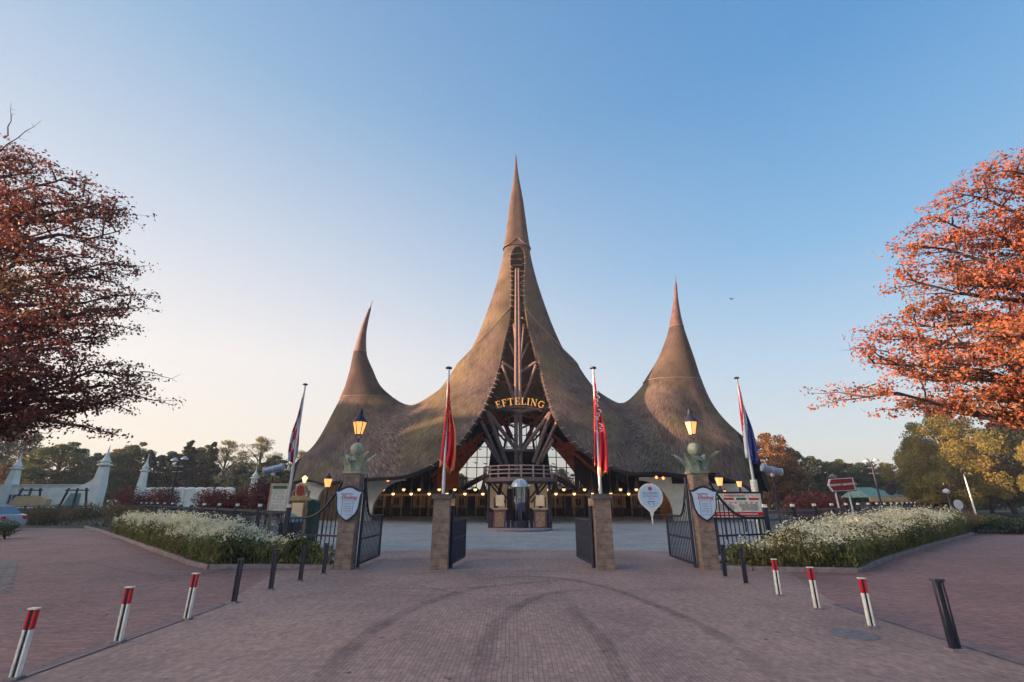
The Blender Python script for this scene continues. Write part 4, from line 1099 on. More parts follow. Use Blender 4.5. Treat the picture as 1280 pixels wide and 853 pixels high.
flag(Vector((FLP.x,PY,0)), P(560,474,PY).z, P(560,474,PY).z-P(550,578,PY).z, .33, ([M_fred, M_fyel], lambda v, u: 1 if (u > .93 or v > .965) else 0), 'limp red flag with yellow edge on the left brick pillar', 1, 3, writing=M_fyel)
flag(Vector((FRP.x,PY,0)), P(742,470,PY).z, P(742,470,PY).z-P(750,582,PY).z, .30, ([M_fred, M_fyel], lambda v, u: 1 if (u > .93 or v > .965) else 0), 'limp red flag with white script on the right brick pillar', 1, 9, writing=M_fwh)
# outer flagpoles
bL = G(357, 668); bL = Vector((P(357,640,19).x, 19, 0)); 
topL = P(381.5, 482, 19); bL = Vector((topL.x, 19, 0))
flagpole(bL, topL.z, .07, .035, 'white flagpole behind the fence left of the left lamp pillar')
flag(bL, P(381,492,19).z, P(381,492,19).z-P(370,572,19).z, .34, ([M_fred, M_fwh], lambda v, u: (int(v*6)+int(u*3)) % 2), 'limp red and white checked flag on the outer left pole', -1, 5)
topR = P(921, 474, 18); bR = Vector((topR.x, 18, 0))
tR = flagpole(bR, topR.z, .06, .035, 'white flagpole with thick base behind the information board')
obj('sleeve', MB().tube(bR, bR+Vector((0,0,P(940,600,18).z)), .12, .12, 12), M_wpaint, tR)
flag(bR, P(922,480,18).z, P(922,480,18).z-P(940,568,18).z, .30, ([M_fred, M_fwh, M_fblue], lambda v, u: (2 if v*.6+u > .82 else (1 if v*.4+u > .32 else 0))), 'limp red white and blue flag on the outer right pole', 1, 8)

# ---------------------------------------------------------------- bollards
def mk_boll(kind):
    t = thing('bollard', '', 'bollard', (0,0,0), group='red and white bollards' if kind else 'black bollards'); w_, d_ = .09, .05
    def sec(z0, z1, mb, mi=0, e=0):
        for s in (-1,1):
            mb.box((s*(w_/4+.008), 0, (z0+z1)/2), (w_/2-.016+e, d_+e, z1-z0), mi=mi)
    hgt = .64 if kind else .70
    core = MB(); core.box((0,.0,hgt/2), (.04, d_-.022, hgt-.02)); obj('core', core, M_iron, t, local=True)
    body = MB(); sec(0, hgt-.19 if kind else hgt, body)
    bo = obj('body', body, M_wpaint if kind else M_black, t, local=True); bo.modifiers.new('bevel','BEVEL').width = .005
    if kind:
        rb_ = MB(); sec(hgt-.19, hgt, rb_); q = obj('red_top', rb_, M_red, t, local=True); q.modifiers.new('bevel','BEVEL').width = .005
        obj('cap', MB().box((0,0,hgt+.008), (w_+.012,d_+.012,.014)), M_wpaint, t, local=True)
    else:
        cp = MB(); cp.box((0,0,hgt+.012), (w_+.012,d_+.012,.026)); obj('cap', cp, M_black, t, local=True)
    obj('foot', MB().box((0,0,.012), (w_+.05,d_+.05,.025)), M_kerb, t, local=True)
    return t
spots = [(17,850,1,'red and white bollard nearest the camera on the left'),(147,804,1,'second red and white bollard from the camera on the left'),(233,775,1,'farthest red and white bollard on the left, beside a black one'),
 (292,754,0,'nearest black bollard on the left, next to the red and white ones'),(338,738,0,'second black bollard on the left row'),(375,727,0,'third black bollard on the left, in front of the flower bed'),(404,718.5,0,'black bollard closest to the left lamp pillar'),
 (1195,814,0,'large black bollard nearest the camera on the right'),(1090,785,1,'red and white bollard nearest the camera on the right'),(1022,762,1,'middle red and white bollard of the right row'),(974,745,1,'farthest red and white bollard on the right, beside a black one'),
 (933,731,0,'black bollard on the right beside the farthest red and white one'),(907,722,0,'black bollard closest to the right lamp pillar')]
pr = {}
for x, y, kd, lab in spots:
    g = G(x, y); g.z = .004; rz = rng.uniform(-.06,.06)
    if kd not in pr: pr[kd] = mk_boll(kd); pr[kd].location = g; pr[kd].rotation_euler.z = rz; pr[kd]['label'] = lab
    else:
        d = dup(pr[kd], g, rz, lab)
        if 'large black' in lab: d.scale = (1.3,1.3,1.1)
        else: d.rotation_euler.x = rng.uniform(-.02,.02); d.rotation_euler.y = rng.uniform(-.02,.02)

# ---------------------------------------------------------------- fences
def fence(name, p0, step, n, lab, capm, side, hpost=1.56):
    t = thing(name, lab, 'fence', (p0[0], p0[1], 0)); st = Vector((step[0], step[1], 0)); a = Vector((p0[0], p0[1], 0))
    for i in range(n):
        p = a+st*i; q = obj('post', MB().box(p+Vector((0,0,hpost/2)), (.11,.11,hpost)), M_iron, t)
        if i > 0 or True: obj('cap', MB().box(p+Vector((0,0,hpost+.05)), (.10,.10,.09)), M_wpaint, q)
        if i < n-1:
            r_ = MB(); b_ = p+st; r_.beam(p+Vector((0,0,hpost-.14)), b_+Vector((0,0,hpost-.14)), .05, .07); r_.beam(p+Vector((0,0,.15)), b_+Vector((0,0,.15)), .04, .05)
            r_.beam(p+Vector((0,0,hpost-.36)), b_+Vector((0,0,hpost-.36)), .03, .04)
            L = st.length; m_ = int(L/(.115 if i < 7 else .2))
            for k_ in range(1, m_):
                c = p+st*(k_/m_); r_.box(c+Vector((0,0,hpost/2-.02)), (.016 if i < 7 else .028,.016,hpost-.3), rz=math.atan2(st.y, st.x))
            obj('panel', r_, M_iron, t, smooth=False)
    return t
fL0 = (-6.75, 14.9); fR0 = (7.65, 14.9)
fence('iron_fence', fL0, (-1.96,2.1), 17, 'long black iron fence with white capped posts behind the left flower bed', None, -1)
fence('iron_fence', fR0, (2.02,2.06), 15, 'long black iron fence with white capped posts behind the right flower bed', None, 1)
def swoop(px_, fx, lab, s):
    a = Vector((px_, PY+.1, 0)); b_ = Vector((fx[0], fx[1], 0)); d = b_-a; L = d.length; d.normalize()
    t = thing('swoop_fence', lab, 'fence', a); mb = MB()
    zt = lambda u: 1.28+1.1*(1-math.sin(min(1, u/.72)*math.pi/2))**1.35
    mb.path([a+d*L*u+Vector((0,0,zt(u))) for u in np.linspace(0,1,24)], .035, 6)
    for z in (.15,.82): mb.beam(a+Vector((0,0,z)), b_+Vector((0,0,z)), .04, .05)
    mb.tube(a, a+Vector((0,0,2.45)), .04, n=8)
    obj('frame', mb, M_iron, t)
    n_ = int(L/.155)
    for i in range(1, n_):
        u = i/n_; p = a+d*L*u; obj('bar', MB().tube(p+Vector((0,0,.1)), p+Vector((0,0,zt(u))), .015, n=6), M_iron, t)
swoop(pL.x-.3, fL0, 'curved black iron fence panel sweeping down left of the left lamp pillar', -1)
swoop(pR.x+.3, fR0, 'curved black iron fence panel sweeping down right of the right lamp pillar', 1)
# ---------------------------------------------------------------- flower beds
kL = [(418,712),(340,710.5),(262,711.5),(250,709),(239,706),(213,696),(186,686.5),(156,675),(127,665),(106,659.5)]
kR = [(903,712.5),(941,714),(1073,716),(1082,712.5),(1089,708),(1113,699),(1139,690.5),(1168,682),(1195,674.5),(1216,668)]
def kerb_line(pix, lab):
    pts = [G(x, y) for x, y in pix]; mb = MB()
    for a, b_ in zip(pts[:-1], pts[1:]):
        n_ = max(1, int((b_-a).length/1.0))
        for i in range(n_):
            p = a+(b_-a)*(i/n_); q = a+(b_-a)*((i+1)/n_); dd = (q-p).normalized()*.008
            mb.beam(p+dd+Vector((0,0,.05)), q-dd+Vector((0,0,.05)), .14, .13)
    o = struct('kerb', mb, M_kerb); o.modifiers.new('bevel','BEVEL').width = .012
    return pts
kl3 = kerb_line(kL, ''); kr3 = kerb_line(kR, '')
fenL = [Vector((fL0[0]-1.96*i, fL0[1]+2.1*i, 0)) for i in range(0, 10)]
fenR = [Vector((fR0[0]+2.02*i, fR0[1]+2.06*i, 0)) for i in range(0, 9)]
def polyxy(k, fen): return [(p.x, p.y) for p in k]+[(p.x, p.y) for p in fen[::-1]]
bedL = polyxy(kl3, fenL); bedR = polyxy(kr3, fenR)
M_soil = mat('soil', lin((62,54,48)), .95, .4, 5, .6, 30)
for b_ in (bedL, bedR): struct('bed_soil', MB().sheet([(x, y, .03) for x, y in b_]), M_soil, smooth=False)

def npmesh(name, V, nf, m, parent=None, fv=4):
    """V: (nf*fv, 3) array of separate polygons"""
    me = bpy.data.meshes.new(name); n = len(V); me.vertices.add(n); me.vertices.foreach_set('co', np.asarray(V, dtype=np.float32).ravel())
    me.loops.add(n); me.loops.foreach_set('vertex_index', np.arange(n, dtype=np.int32)); me.polygons.add(nf)
    me.polygons.foreach_set('loop_start', np.arange(0, n, fv, dtype=np.int32)); me.polygons.foreach_set('loop_total', np.full(nf, fv, dtype=np.int32))
    me.update(calc_edges=True); me.materials.append(m)
    o = bpy.data.objects.new(name, me); COL.objects.link(o); o.parent = parent; OFF[o.name] = (0,0,0); return o
def unit(n, up=0):
    v = nr.normal(size=(n,3)); v[:,2] = v[:,2]+up; return v/np.linalg.norm(v, axis=1, keepdims=True)
def leaves(C, L, W, up=.0, tilt=None):
    """diamond leaves at centres C"""
    n = len(C); d = unit(n) if tilt is None else tilt; nn = unit(n, up); s = np.cross(d, nn); s /= np.linalg.norm(s, axis=1, keepdims=True)+1e-9
    L = np.broadcast_to(np.asarray(L), (n,))[:,None]; W = np.broadcast_to(np.asarray(W), (n,))[:,None]
    return np.stack([C-d*L/2, C+s*W/2+d*L*.08, C+d*L/2, C-s*W/2+d*L*.08], 1).reshape(-1,3)

M_bedgreen = leaf_mat('bed_foliage', [lin((48,60,44)), lin((88,96,56)), lin((124,122,72)), lin((104,90,64))], .3, .8)
M_petal = leaf_mat('white_petals', [lin((206,198,156)), lin((238,232,206)), lin((230,216,166))], .3, .8)
def bed(poly, nflow, nstem, hfun, lab, lab2, holes=()):
    A = np.array(poly); lo, hi = A.min(0), A.max(0)
    def samp(n):
        out = np.zeros((0,2))
        while len(out) < n:
            p = nr.uniform(lo, hi, (n*3,2)); p = p[inside(p, poly)]
            # nearer plants are drawn denser
            w_ = np.clip((13.5/np.maximum(p[:,1], 13.5))**1.1, .05, 1); p = p[nr.random(len(p)) < w_]
            p = p[p[:,1] < 28.0]; out = np.concatenate([out, p])
        return out[:n]
    S = samp(nstem); nz = lambda p: np.clip(.5+.35*np.sin(p[:,0]*1.7+p[:,1]*.9)*np.sin(p[:,1]*1.3-p[:,0]*.6)+.3*np.sin(p[:,0]*4.1+1)*np.sin(p[:,1]*3.7), 0, 1)
    ed = np.min(np.stack([np.hypot(S[:,0]-a[0]-(b_[0]-a[0])*t, S[:,1]-a[1]-(b_[1]-a[1])*t) for a, b_ in zip(poly, poly[1:]+poly[:1]) for t in (0,.25,.5,.75)], 0), 0)
    hgt = hfun(S)*(.62+.42*nz(S))*np.clip(.62+ed*.6, .62, 1)
    zc = nr.random(nstem)**.7*hgt; C = np.column_stack([S, zc+.03])
    C[:,:2] += nr.normal(0,.05,(nstem,2))*(zc[:,None]+.2)
    tl = unit(nstem, 1.6)
    g = npmesh('flower_foliage', leaves(C, nr.uniform(.10,.26,nstem), nr.uniform(.02,.06,nstem), 0, tl), nstem, M_bedgreen)
    tag(g, lab2, 'plants', kind='stuff')
    S = samp(nflow)
    ed = np.min(np.stack([np.hypot(S[:,0]-a[0]-(b_[0]-a[0])*t, S[:,1]-a[1]-(b_[1]-a[1])*t) for a, b_ in zip(poly, poly[1:]+poly[:1]) for t in (0,.25,.5,.75)], 0), 0)
    cl = .5+.5*np.sin(S[:,0]*2.9+1)*np.sin(S[:,1]*2.3); k_ = (ed > .12+.35*nr.random(nflow)) & (nr.random(nflow) < .2+.8*cl**.7); S = S[k_]; ed = ed[k_]; n = len(S)
    h = hfun(S)*(.62+.42*nz(S))*np.clip(.62+ed*.6, .62, 1)*(1-.5*nr.random(n)**2.2)*(1+.35*nr.random(n)**5)+.05
    C = np.column_stack([S, h]); nn = unit(n, 1.3); a = np.cross(nn, unit(n)); a /= np.linalg.norm(a, axis=1, keepdims=True); b2 = np.cross(nn, a)
    r = nr.uniform(.014,.036,n)[:,None]
    V = np.stack([C+(a*math.cos(q)+b2*math.sin(q))*r for q in [i*math.pi/3 for i in range(6)]], 1).reshape(-1,3)
    f = npmesh('daisy_flowers', V, n, M_petal, fv=6); tag(f, lab, 'flowers', kind='stuff')
hl = lambda S: 1.02-.03*np.clip((S[:,1]-15)/12, 0, 1)
hr = lambda S: .98+.22*np.clip((S[:,1]-15)/10, 0, 1)
bed(bedL, 95000, 80000, hl, 'mass of small white daisies filling the left flower bed', 'green stems and leaves under the daisies of the left flower bed')
bed(bedR, 95000, 80000, hr, 'mass of small white daisies filling the right flower bed', 'green stems and leaves under the daisies of the right flower bed')

# dry leaves blown against the kerbs and under the oaks
nl_ = 1500; base = []
for k3 in (kl3, kr3):
    for a, b_ in zip(k3[:-1], k3[1:]):
        m_ = int((b_-a).length*14)
        for q in range(m_):
            p = a.lerp(b_, rng.random()); s_ = -1 if k3 is kl3 else 1
            base.append((p.x+rng.gauss(0,.12)+s_*abs(rng.gauss(.1,.25)), p.y-abs(rng.gauss(.12,.25)), .02))
for q in range(420): base.append((rng.choice((-1,1))*rng.uniform(5.5,22), rng.uniform(5,22), .02))
for q in range(140): base.append((rng.uniform(-5.5,6), rng.uniform(4.5,20), .02))
bp_ = [b for b in base if not (inside(np.array([[b[0],b[1]]]), bedL)[0] or inside(np.array([[b[0],b[1]]]), bedR)[0])]
BP = np.array(bp_); n_ = len(BP); tl = unit(n_); tl[:,2] *= .15; tl /= np.linalg.norm(tl, axis=1, keepdims=True)
lf = npmesh('fallen_leaves', leaves(BP, nr.uniform(.03,.07,n_), nr.uniform(.02,.04,n_), 6, tl), n_, leaf_mat('dry_leaf', [lin((92,62,48)), lin((140,92,60)), lin((160,120,80))], .1, .8))
tag(lf, 'dry brown leaves scattered on the paving and along the kerbs', 'leaves', kind='stuff')
# ---------------------------------------------------------------- shrubs
def shrub(name, c, rx, ry, h, n, m, lab, L=.12, cat='shrub', group=None, twig=True, low=0.0):
    t = thing(name, lab, cat, c, group=group)
    k = max(5, int(rx*ry*3)); cc = np.column_stack([nr.uniform(-.75,.75,k)*rx, nr.uniform(-.75,.75,k)*ry, nr.uniform(.3,.72,k)*h])
    i = nr.integers(0, k, n); d = unit(n)*(nr.random((n,1))**.45); C = cc[i]+d*np.array([rx*.42+.15, ry*.42+.15, h*.36]); C[:,2] = np.clip(C[:,2], .02+low, None)
    npmesh('foliage', leaves(C, nr.uniform(.6,1.3,n)*L, nr.uniform(.5,1,n)*L*.6), n, m, t)
    if twig:
        mb = MB()
        for q in range(7):
            e = cc[rng.randrange(k)]; mb.path([(e[0]*.2,e[1]*.2,0),(e[0]*.6,e[1]*.6,h*.3),(e[0],e[1],e[2])], [.03,.02,.01], 5)
        obj('stem', mb, M_bark, t, local=True)
    return t
M_bark = mat('bark', lin((70,60,64)), .95, .35, 6, .7, 25)
LG = leaf_mat('leaf_green', [lin((48,62,46)), lin((72,88,54)), lin((98,108,62))], .25, .25)
LD = leaf_mat('leaf_dark', [lin((32,46,46)), lin((46,62,52)), lin((62,78,54))], .2, .3)
LY = leaf_mat('leaf_yellow', [lin((66,76,46)), lin((108,106,54)), lin((150,130,64))], .3, .3)
LO = leaf_mat('leaf_orange', [lin((80,66,50)), lin((122,90,60)), lin((150,110,74))], .3, .3)
LR = leaf_mat('leaf_red', [lin((72,42,48)), lin((108,54,52)), lin((132,70,58))], .3, .5)
LH = leaf_mat('leaf_hedge', [lin((66,62,50)), lin((100,92,62)), lin((128,100,76))], .25, .8)
shrub('red_shrub', G(150,655)+Vector((0,2.2,0)), 2.3, 1.6, 3.0, 12000, LR, 'dark red leafy shrub at the far end of the left flower bed', .14)
for i, (px, py, rx, ry, h, m, lab) in enumerate([
    (150,663,2.2,1.4,1.45,LH,'low brownish shrub where the left kerb ends'),
    (112,659,2.6,1.5,1.6,LH,'low green and brown shrub left of the red shrub, by the road'),
    (62,657,3.0,1.4,1.6,LH,'low shrub mass between the parked car and the kerb end'),
    (15,656,2.2,1.2,1.1,LG,'green low shrub directly behind the parked car'),
    (1180,668,2.2,1.4,1.3,LH,'low brown shrub where the right kerb ends'),
    (1216,667,2.2,1.2,1.0,LG,'low green shrub at the right end of the road'),
    (1268,668,2.4,1.2,.95,LD,'dark hedge at the right edge of the road'),
    (1320,668,2.8,1.2,.95,LD,'dark hedge just beyond the right picture edge')]):
    g = G(px, py); shrub('low_shrub', g+Vector((0,1.0,0)), rx, ry, h, 6500, m, lab, .12)
for px, Y, h, rx, lab in ((290,33,2.5,2.4,'round red shrub behind the left fence, next to the thin white turret'),(332,34,3.1,1.7,'red leafed shrub behind the camera post on the left'),(1010,36,2.6,2.6,'dark red shrub behind the right fence under the direction sign')):
    c = P(px, 640, Y); shrub('red_shrub', (c.x, Y, 0), rx, 1.6, h, 9000, LR, lab, .16)
shrub('ornamental_grass', (P(300,640,28).x, 28, 0), 1.4, .9, 1.5, 1600, LG, 'pale green bush in front of the round red shrub on the left', .16)
hg = G(-2, 676); shrub('clipped_hedge', hg+Vector((-.6,.9,0)), 1.0,.8,1.0,2200, LG, 'small clipped green hedge by the parked car at the left edge', .08, low=.1)

# ---------------------------------------------------------------- trees
def limb(p0, p1, sag, k=6):
    p0 = Vector(p0); p1 = Vector(p1); out = []
    for i in range(k+1):
        u = i/k; p = p0.lerp(p1, u); p.z += sag*math.sin(u*math.pi)*(p1-p0).length; 
        if 0 < i < k: p += Vector([rng.uniform(-1,1)*(p1-p0).length*.03 for _ in range(3)])
        out.append(p)
    return out
def big_oak(name, c, hgt, tips, m, lab, nleaf, r0=.42, bare=()):
    """spreading tree with tips = list of outer points (world); leaves sit on flat sprays along the branches"""
    c = Vector(c); t = thing(name, lab, 'tree', c)
    tr = MB(); trunk = [c, c+Vector((.1,.0,hgt*.2)), c+Vector((-.1,.1,hgt*.45)), c+Vector((.05,0,hgt*.7)), c+Vector((0,.1,hgt*.95))]
    tr.path(trunk, [r0*1.25, r0, r0*.75, r0*.45, .05], 12); obj('trunk', tr, M_bark, t)
    br = MB(); sprays = []
    for tp in tips:
        tp = Vector(tp); tp = c+(tp-c)*(.95 if c.x > 0 else .90); tp.z += .3 if c.x > 0 else .5; hz0 = min(hgt*.85, max(hgt*.17, tp.z-(tp-c).xy.length*.28)); u = hz0/hgt; s0 = c+Vector((0,0,hz0))
        lp = limb(s0, tp, .05, 7); L = (tp-s0).length; ra = .035+L*.013
        br.path(lp, [ra*(1-i/7)**1.0+.012 for i in range(8)], 7)
        nside = int(5+L*1.5)
        for q in range(nside):
            v = .25+.75*(q+rng.random())/nside; ii = min(6, int(v*7)); b0 = lp[ii].lerp(lp[ii+1], v*7-ii)
            dr = (lp[ii+1]-lp[ii]).normalized(); sd_ = Vector((-dr.y, dr.x, 0))*rng.choice((-1,1)); ln = rng.uniform(.6,1.7)*(1.15-.65*v)*max(1, L/6)
            e = b0+(dr*rng.uniform(.4,1)+sd_*rng.uniform(.5,1.1)+Vector((0,0,rng.uniform(-.25,.4)))).normalized()*ln
            bp = limb(b0, e, .04, 4); br.path(bp, [.028,.022,.016,.011,.006], 5)
            for w_ in (.35,.6,.8,1.0):
                jj = min(3, int(w_*4)); pt = bp[jj].lerp(bp[min(4,jj+1)], w_*4-jj); sprays.append((pt, .26+.24*rng.random()))
                if rng.random() < .6:
                    pt2 = pt+Vector((rng.uniform(-.5,.5), rng.uniform(-.5,.5), rng.uniform(-.1,.25))); br.tube(pt, pt2, .007, .003, 4); sprays.append((pt2, .2+.2*rng.random()))
        sprays.append((tp, .22))
    for a, b_ in bare:
        lp = limb(a, b_, .05, 5); br.path(lp, [.02,.016,.012,.009,.006,.003], 5)
        for q in (2,3,4): br.path([lp[q], lp[q]+Vector((rng.uniform(-.3,.3),rng.uniform(-.3,.3),rng.uniform(-.1,.3)))], [.007,.003], 4)
    obj('branch', br, M_bark, t)
    k = len(sprays); S = np.array([s[0][:] for s in sprays])-np.array(c); R_s = np.array([s[1] for s in sprays])
    i = nr.integers(0, k, nleaf); d = unit(nleaf)*(nr.random((nleaf,1))**.5)
    C = S[i]+d*(R_s[i][:,None])*np.array([.95,.95,.5])
    npmesh('crown', leaves(C, nr.uniform(.05,.14,nleaf), nr.uniform(.03,.085,nleaf), .3), nleaf, m, t)
    return t
M_oakR = leaf_mat('oak_leaf_right', [lin((92,52,46)), lin((132,72,54)), lin((160,94,66)), lin((128,98,70))], .35, .55)
M_oakL = leaf_mat('oak_leaf_left', [lin((106,76,58)), lin((108,56,54)), lin((130,72,62)), lin((120,100,70))], .3, .5)
def T(px, py, Y): return P(px, py, Y)
tipsR = [T(1042,503,12.5),T(1062,455,12.2),T(1108,343,11.5),T(1122,300,11.2),T(1150,262,11),T(1180,232,11.4),T(1215,215,11.8),T(1250,203,12),T(1290,190,12),T(1330,175,12),
         T(1100,470,13),T(1135,505,13.5),T(1165,512,12.5),T(1205,505,11.8),T(1240,500,12),T(1085,425,12.5),T(1110,400,13),T(1150,385,12.6),T(1175,350,12),T(1140,430,11.6),T(1165,330,12.4),
         T(1190,450,11),T(1180,480,11.4),T(1210,420,10.6),T(1215,370,10.6),T(1240,455,10.2),T(1260,400,10.4),T(1250,330,10.6),T(1225,280,11),T(1270,260,11),T(1200,300,12.2),T(1290,490,11.5),T(1290,440,12.6),T(1290,350,13),
         T(1350,250,12.5),T(1400,330,12),T(1380,420,12),T(1400,480,12),T(1300,300,14.5),T(1260,380,15),T(1230,450,15.2),T(1330,460,10),T(1450,400,13),T(1480,300,12),T(1500,470,12)]
cR = (19.5, 12.6, 0)
big_oak('red_oak', cR, 13.2, tipsR, M_oakR, 'large oak with bright orange red autumn leaves at the right edge', 62000, bare=[(T(1110,440,12.3), T(1050,438,12)), (T(1095,480,12.6), T(1036,508,12.4))])
tipsL = [T(198,378,13),T(192,355,12.6),T(186,270,12),T(188,240,12.4),T(168,232,12),T(140,222,12),T(112,196,11.6),T(70,182,11.5),T(40,166,11.5),T(5,160,11.5),T(-40,150,12),
         T(205,470,13.4),T(203,492,13),T(190,505,13.4),T(150,515,12.4),T(135,540,12.2),T(95,520,12),T(60,530,12),T(30,515,12),T(20,545,12.6),T(170,480,12),T(160,455,12.6),T(120,470,11.2),T(155,412,12.6),T(180,400,13),T(150,380,11.6),T(120,400,11),T(165,330,12.4),T(180,310,12.4),
         T(140,300,11.2),T(120,260,11),T(90,230,11),T(100,330,10.6),T(70,380,10.2),T(100,430,10.4),T(60,450,10.2),T(60,280,10.4),T(30,220,10.8),T(20,340,10),T(30,420,10),T(20,490,10.8),T(-30,300,11),T(-60,420,11),T(-40,500,11),T(130,350,14),T(80,300,14.5),T(90,460,14.4),T(40,390,15),T(-90,240,12),T(-140,350,12),T(-150,470,12)]
cL = (-19.0, 12.6, 0)
big_oak('copper_oak', cL, 14.2, tipsL, M_oakL, 'large oak with dark reddish brown autumn leaves at the left edge', 58000, bare=[(T(0,190,11.6), T(52,150,11.4)), (T(10,170,11.6), T(14,128,11.4)), (T(175,465,13), T(222,478,13))])

def tree_proto(name, h, cr, n, m, L, seed, conif=False, cz=.16):
    nonl = random.Random(seed); t = thing(name, '', 'tree', (0,0,0)); k = 70
    mb = MB(); mb.path([(0,0,0),(.1,0,h*.3),(-.1,.1,h*.6),(0,0,h*.9)], [.02*h+.05,.016*h+.04,.01*h+.02,.02], 8)
    cc = []
    for i in range(k):
        u = (i+.5)/k; z = h*(cz+(1-cz)*u*.95); 
        prof = (1-u)**.8+.05 if conif else math.sin(math.pi*min(1, .12+.88*u))**.55
        a = i*2.4+nonl.random(); rr_ = cr*prof*nonl.uniform(.2,.95); cc.append((rr_*math.cos(a), rr_*math.sin(a), z+nonl.uniform(-.04,.04)*h, cr*nonl.uniform(.14,.28)*(.5+.5*prof)))
    for c_ in cc[::2]: mb.path([(0,0,c_[2]*.75),(c_[0]*.5,c_[1]*.5,c_[2]*.9),(c_[0],c_[1],c_[2])], [.008*h,.005*h,.01], 5)
    obj('trunk', mb, M_bark, t, local=True)
    cc = np.array(cc); i = nr.integers(0, k, n); d = unit(n)*(nr.random((n,1))**.35); C = cc[i,:3]+d*cc[i,3][:,None]*np.array([1.15,1.15,.72])
    npmesh('crown', leaves(C, nr.uniform(.6,1.4,n)*L, nr.uniform(.5,1,n)*L*.7, .3), n, m, t)
    return t
protos = {}
def tree(kind, px, Y, top_py, lab, wf=1.0, rz=None, x=None, h=None, group='trees behind the entrance area'):
    spec = {'green': ('leafy_tree',10,4.2,16000,LG,.26,1,False),'dark': ('dark_tree',10,4.4,16000,LD,.26,2,False),'yellow': ('yellow_tree',10,4.6,16000,LY,.26,3,False),
            'orange': ('orange_tree',10,3.8,14000,LO,.26,4,False),'thin': ('sparse_tree',10,3.8,6000,LY,.22,5,False),'conif': ('conifer_tree',10,2.6,12000,LD,.26,6,True),'oak': ('spreading_tree',10,5.2,34000,LY,.20,7,False),
            'wall': ('tall_tree',10,5.2,9000,LD,.6,8,False)}[kind]
    if h is None: q = P(px, top_py, Y); x = q.x; h = q.z
    s = h/10
    if kind not in protos:
        t = tree_proto(*spec[:7], conif=spec[7]); protos[kind] = t; t.location = (x, Y, 0); t.rotation_euler.z = rng.uniform(0,6); t.scale = (s*wf,s*wf,s); tag(t, lab, 'tree', group)
    else: t = dup(protos[kind], (x, Y, 0), rng.uniform(0,6), lab, (s*wf,s*wf,s), group)
    return t
for kind, px, Y, tp, wf, lab in [
    ('green',-30,95,528,1.2,'tall green tree behind the white wall at the left picture edge'),
    ('dark',20,110,533,1.25,'dull dark tree rising behind the leftmost white turret'),
    ('orange',10,82,578,.9,'small orange tinged tree left of the leftmost white turret'),
    ('green',85,88,552,1.5,'broad green tree between the two big white turrets'),
    ('yellow',48,90,572,.9,'yellow green tree just right of the leftmost white turret'),
    ('dark',125,105,568,1.0,'dark tree behind the big flared white turret'),
    ('orange',150,108,560,1.0,'hazy orange tree right of the big flared turret'),
    ('green',172,92,553,1.0,'green tree behind the third white turret'),
    ('conif',190,90,562,1.1,'dark conifer right of the third white turret'),
    ('dark',215,95,566,1.2,'dark tree behind the twin head street lamp on the left'),
    ('conif',240,92,550,1.1,'pointed conifer above the low white wall, left one'),
    ('green',255,96,556,1.0,'green tree between the two pointed conifers'),
    ('conif',268,92,552,1.0,'pointed conifer above the low white wall, right one'),
    ('thin',288,98,550,1.1,'thin golden topped tree in front of the sunset'),
    ('dark',300,88,582,1.2,'low dark tree behind the thin white turret'),
    ('thin',330,98,546,1.1,'thin tall tree right of the thin white turret'),
    ('dark',345,86,572,1.3,'dark tree just left of the thatched roof'),
    ('thin',378,92,563,.9,'sparse tree top showing beside the left eave'),
    ('conif',925,80,545,1.1,'narrow dark conifer touching the right side of the thatched roof'),
    ('orange',955,72,540,1.0,'bright orange brown tree right of the thatched roof'),
    ('orange',975,74,556,.8,'smaller orange tree behind the right camera post'),
    ('dark',988,84,563,1.1,'dark green tree just right of the orange ones'),
    ('dark',1015,90,572,1.2,'dark tree behind the red shrub on the right'),
    ('green',1045,92,574,1.3,'green tree behind the direction sign'),
    ('dark',1072,96,580,1.2,'dark round tree left of the twin head lamp on the right'),
    ('yellow',1105,95,578,1.0,'low yellowish tree behind the green roofed pavilion'),
    ('oak',1172,56,514,.85,'broad golden green tree in the middle right, over the pavilion'),
    ('yellow',1135,60,545,.8,'golden green tree adjoining the broad tree on its left'),
    ('dark',1215,64,560,1.1,'deep dark tree in the shade right of the broad golden tree'),
    ('dark',1260,55,520,1.2,'tall dark tree below the red oak at the right edge'),
    ('yellow',1290,48,545,.65,'yellow green tree at the far right edge'),
    ('dark',1340,52,500,1.1,'dark tree beyond the right picture edge'),
    ('dark',1150,74,556,1.2,'dark tree filling the gap behind the broad golden tree, left one'),
    ('dark',1190,76,546,1.2,'dark tree filling the gap behind the broad golden tree, right one'),
    ('dark',1235,70,540,1.2,'dark tree between the bare pole and the right edge'),
    ('dark',1285,66,525,1.2,'dark tree low behind the yellow green tree at the right edge'),
    ('green',1275,78,535,1.3,'tall green tree in the shade under the red oak'),
    ('green',575,120,592,1.3,'small green tree seen through the left back window'),
    ('dark',545,115,590,1.4,'dark tree behind the building on the left'),
    ('dark',700,112,587,1.3,'dark tree seen through the right back window'),
    ('dark',640,118,596,1.6,'low dark tree behind the building, centre')]:
    tree(kind, px, Y, tp, lab, wf)
# tall wood off to the left: it shades the square, the spires stand above its shadow
wl = [(-66,-36,12),(-70,-27,12.5),(-68,-17,13),(-74,-8,13.5),(-70,2,14.5),(-76,6,15.5),(-80,14,17.5),(-77,21,18.5),(-82,28,19.5),(-78,35,18.5),(-84,42,17.5),(-80,50,18),(-86,58,18),(-92,17,19),(-94,29,19.5),(-92,43,19),(-84,0,14.5)]
for i, (x, y, h) in enumerate(wl):
    tree('wall', 0, y, 0, 'tall dark tree of the shelter wood on the far left', 1.0, x=x, h=h, group='tall trees of the shelter wood')

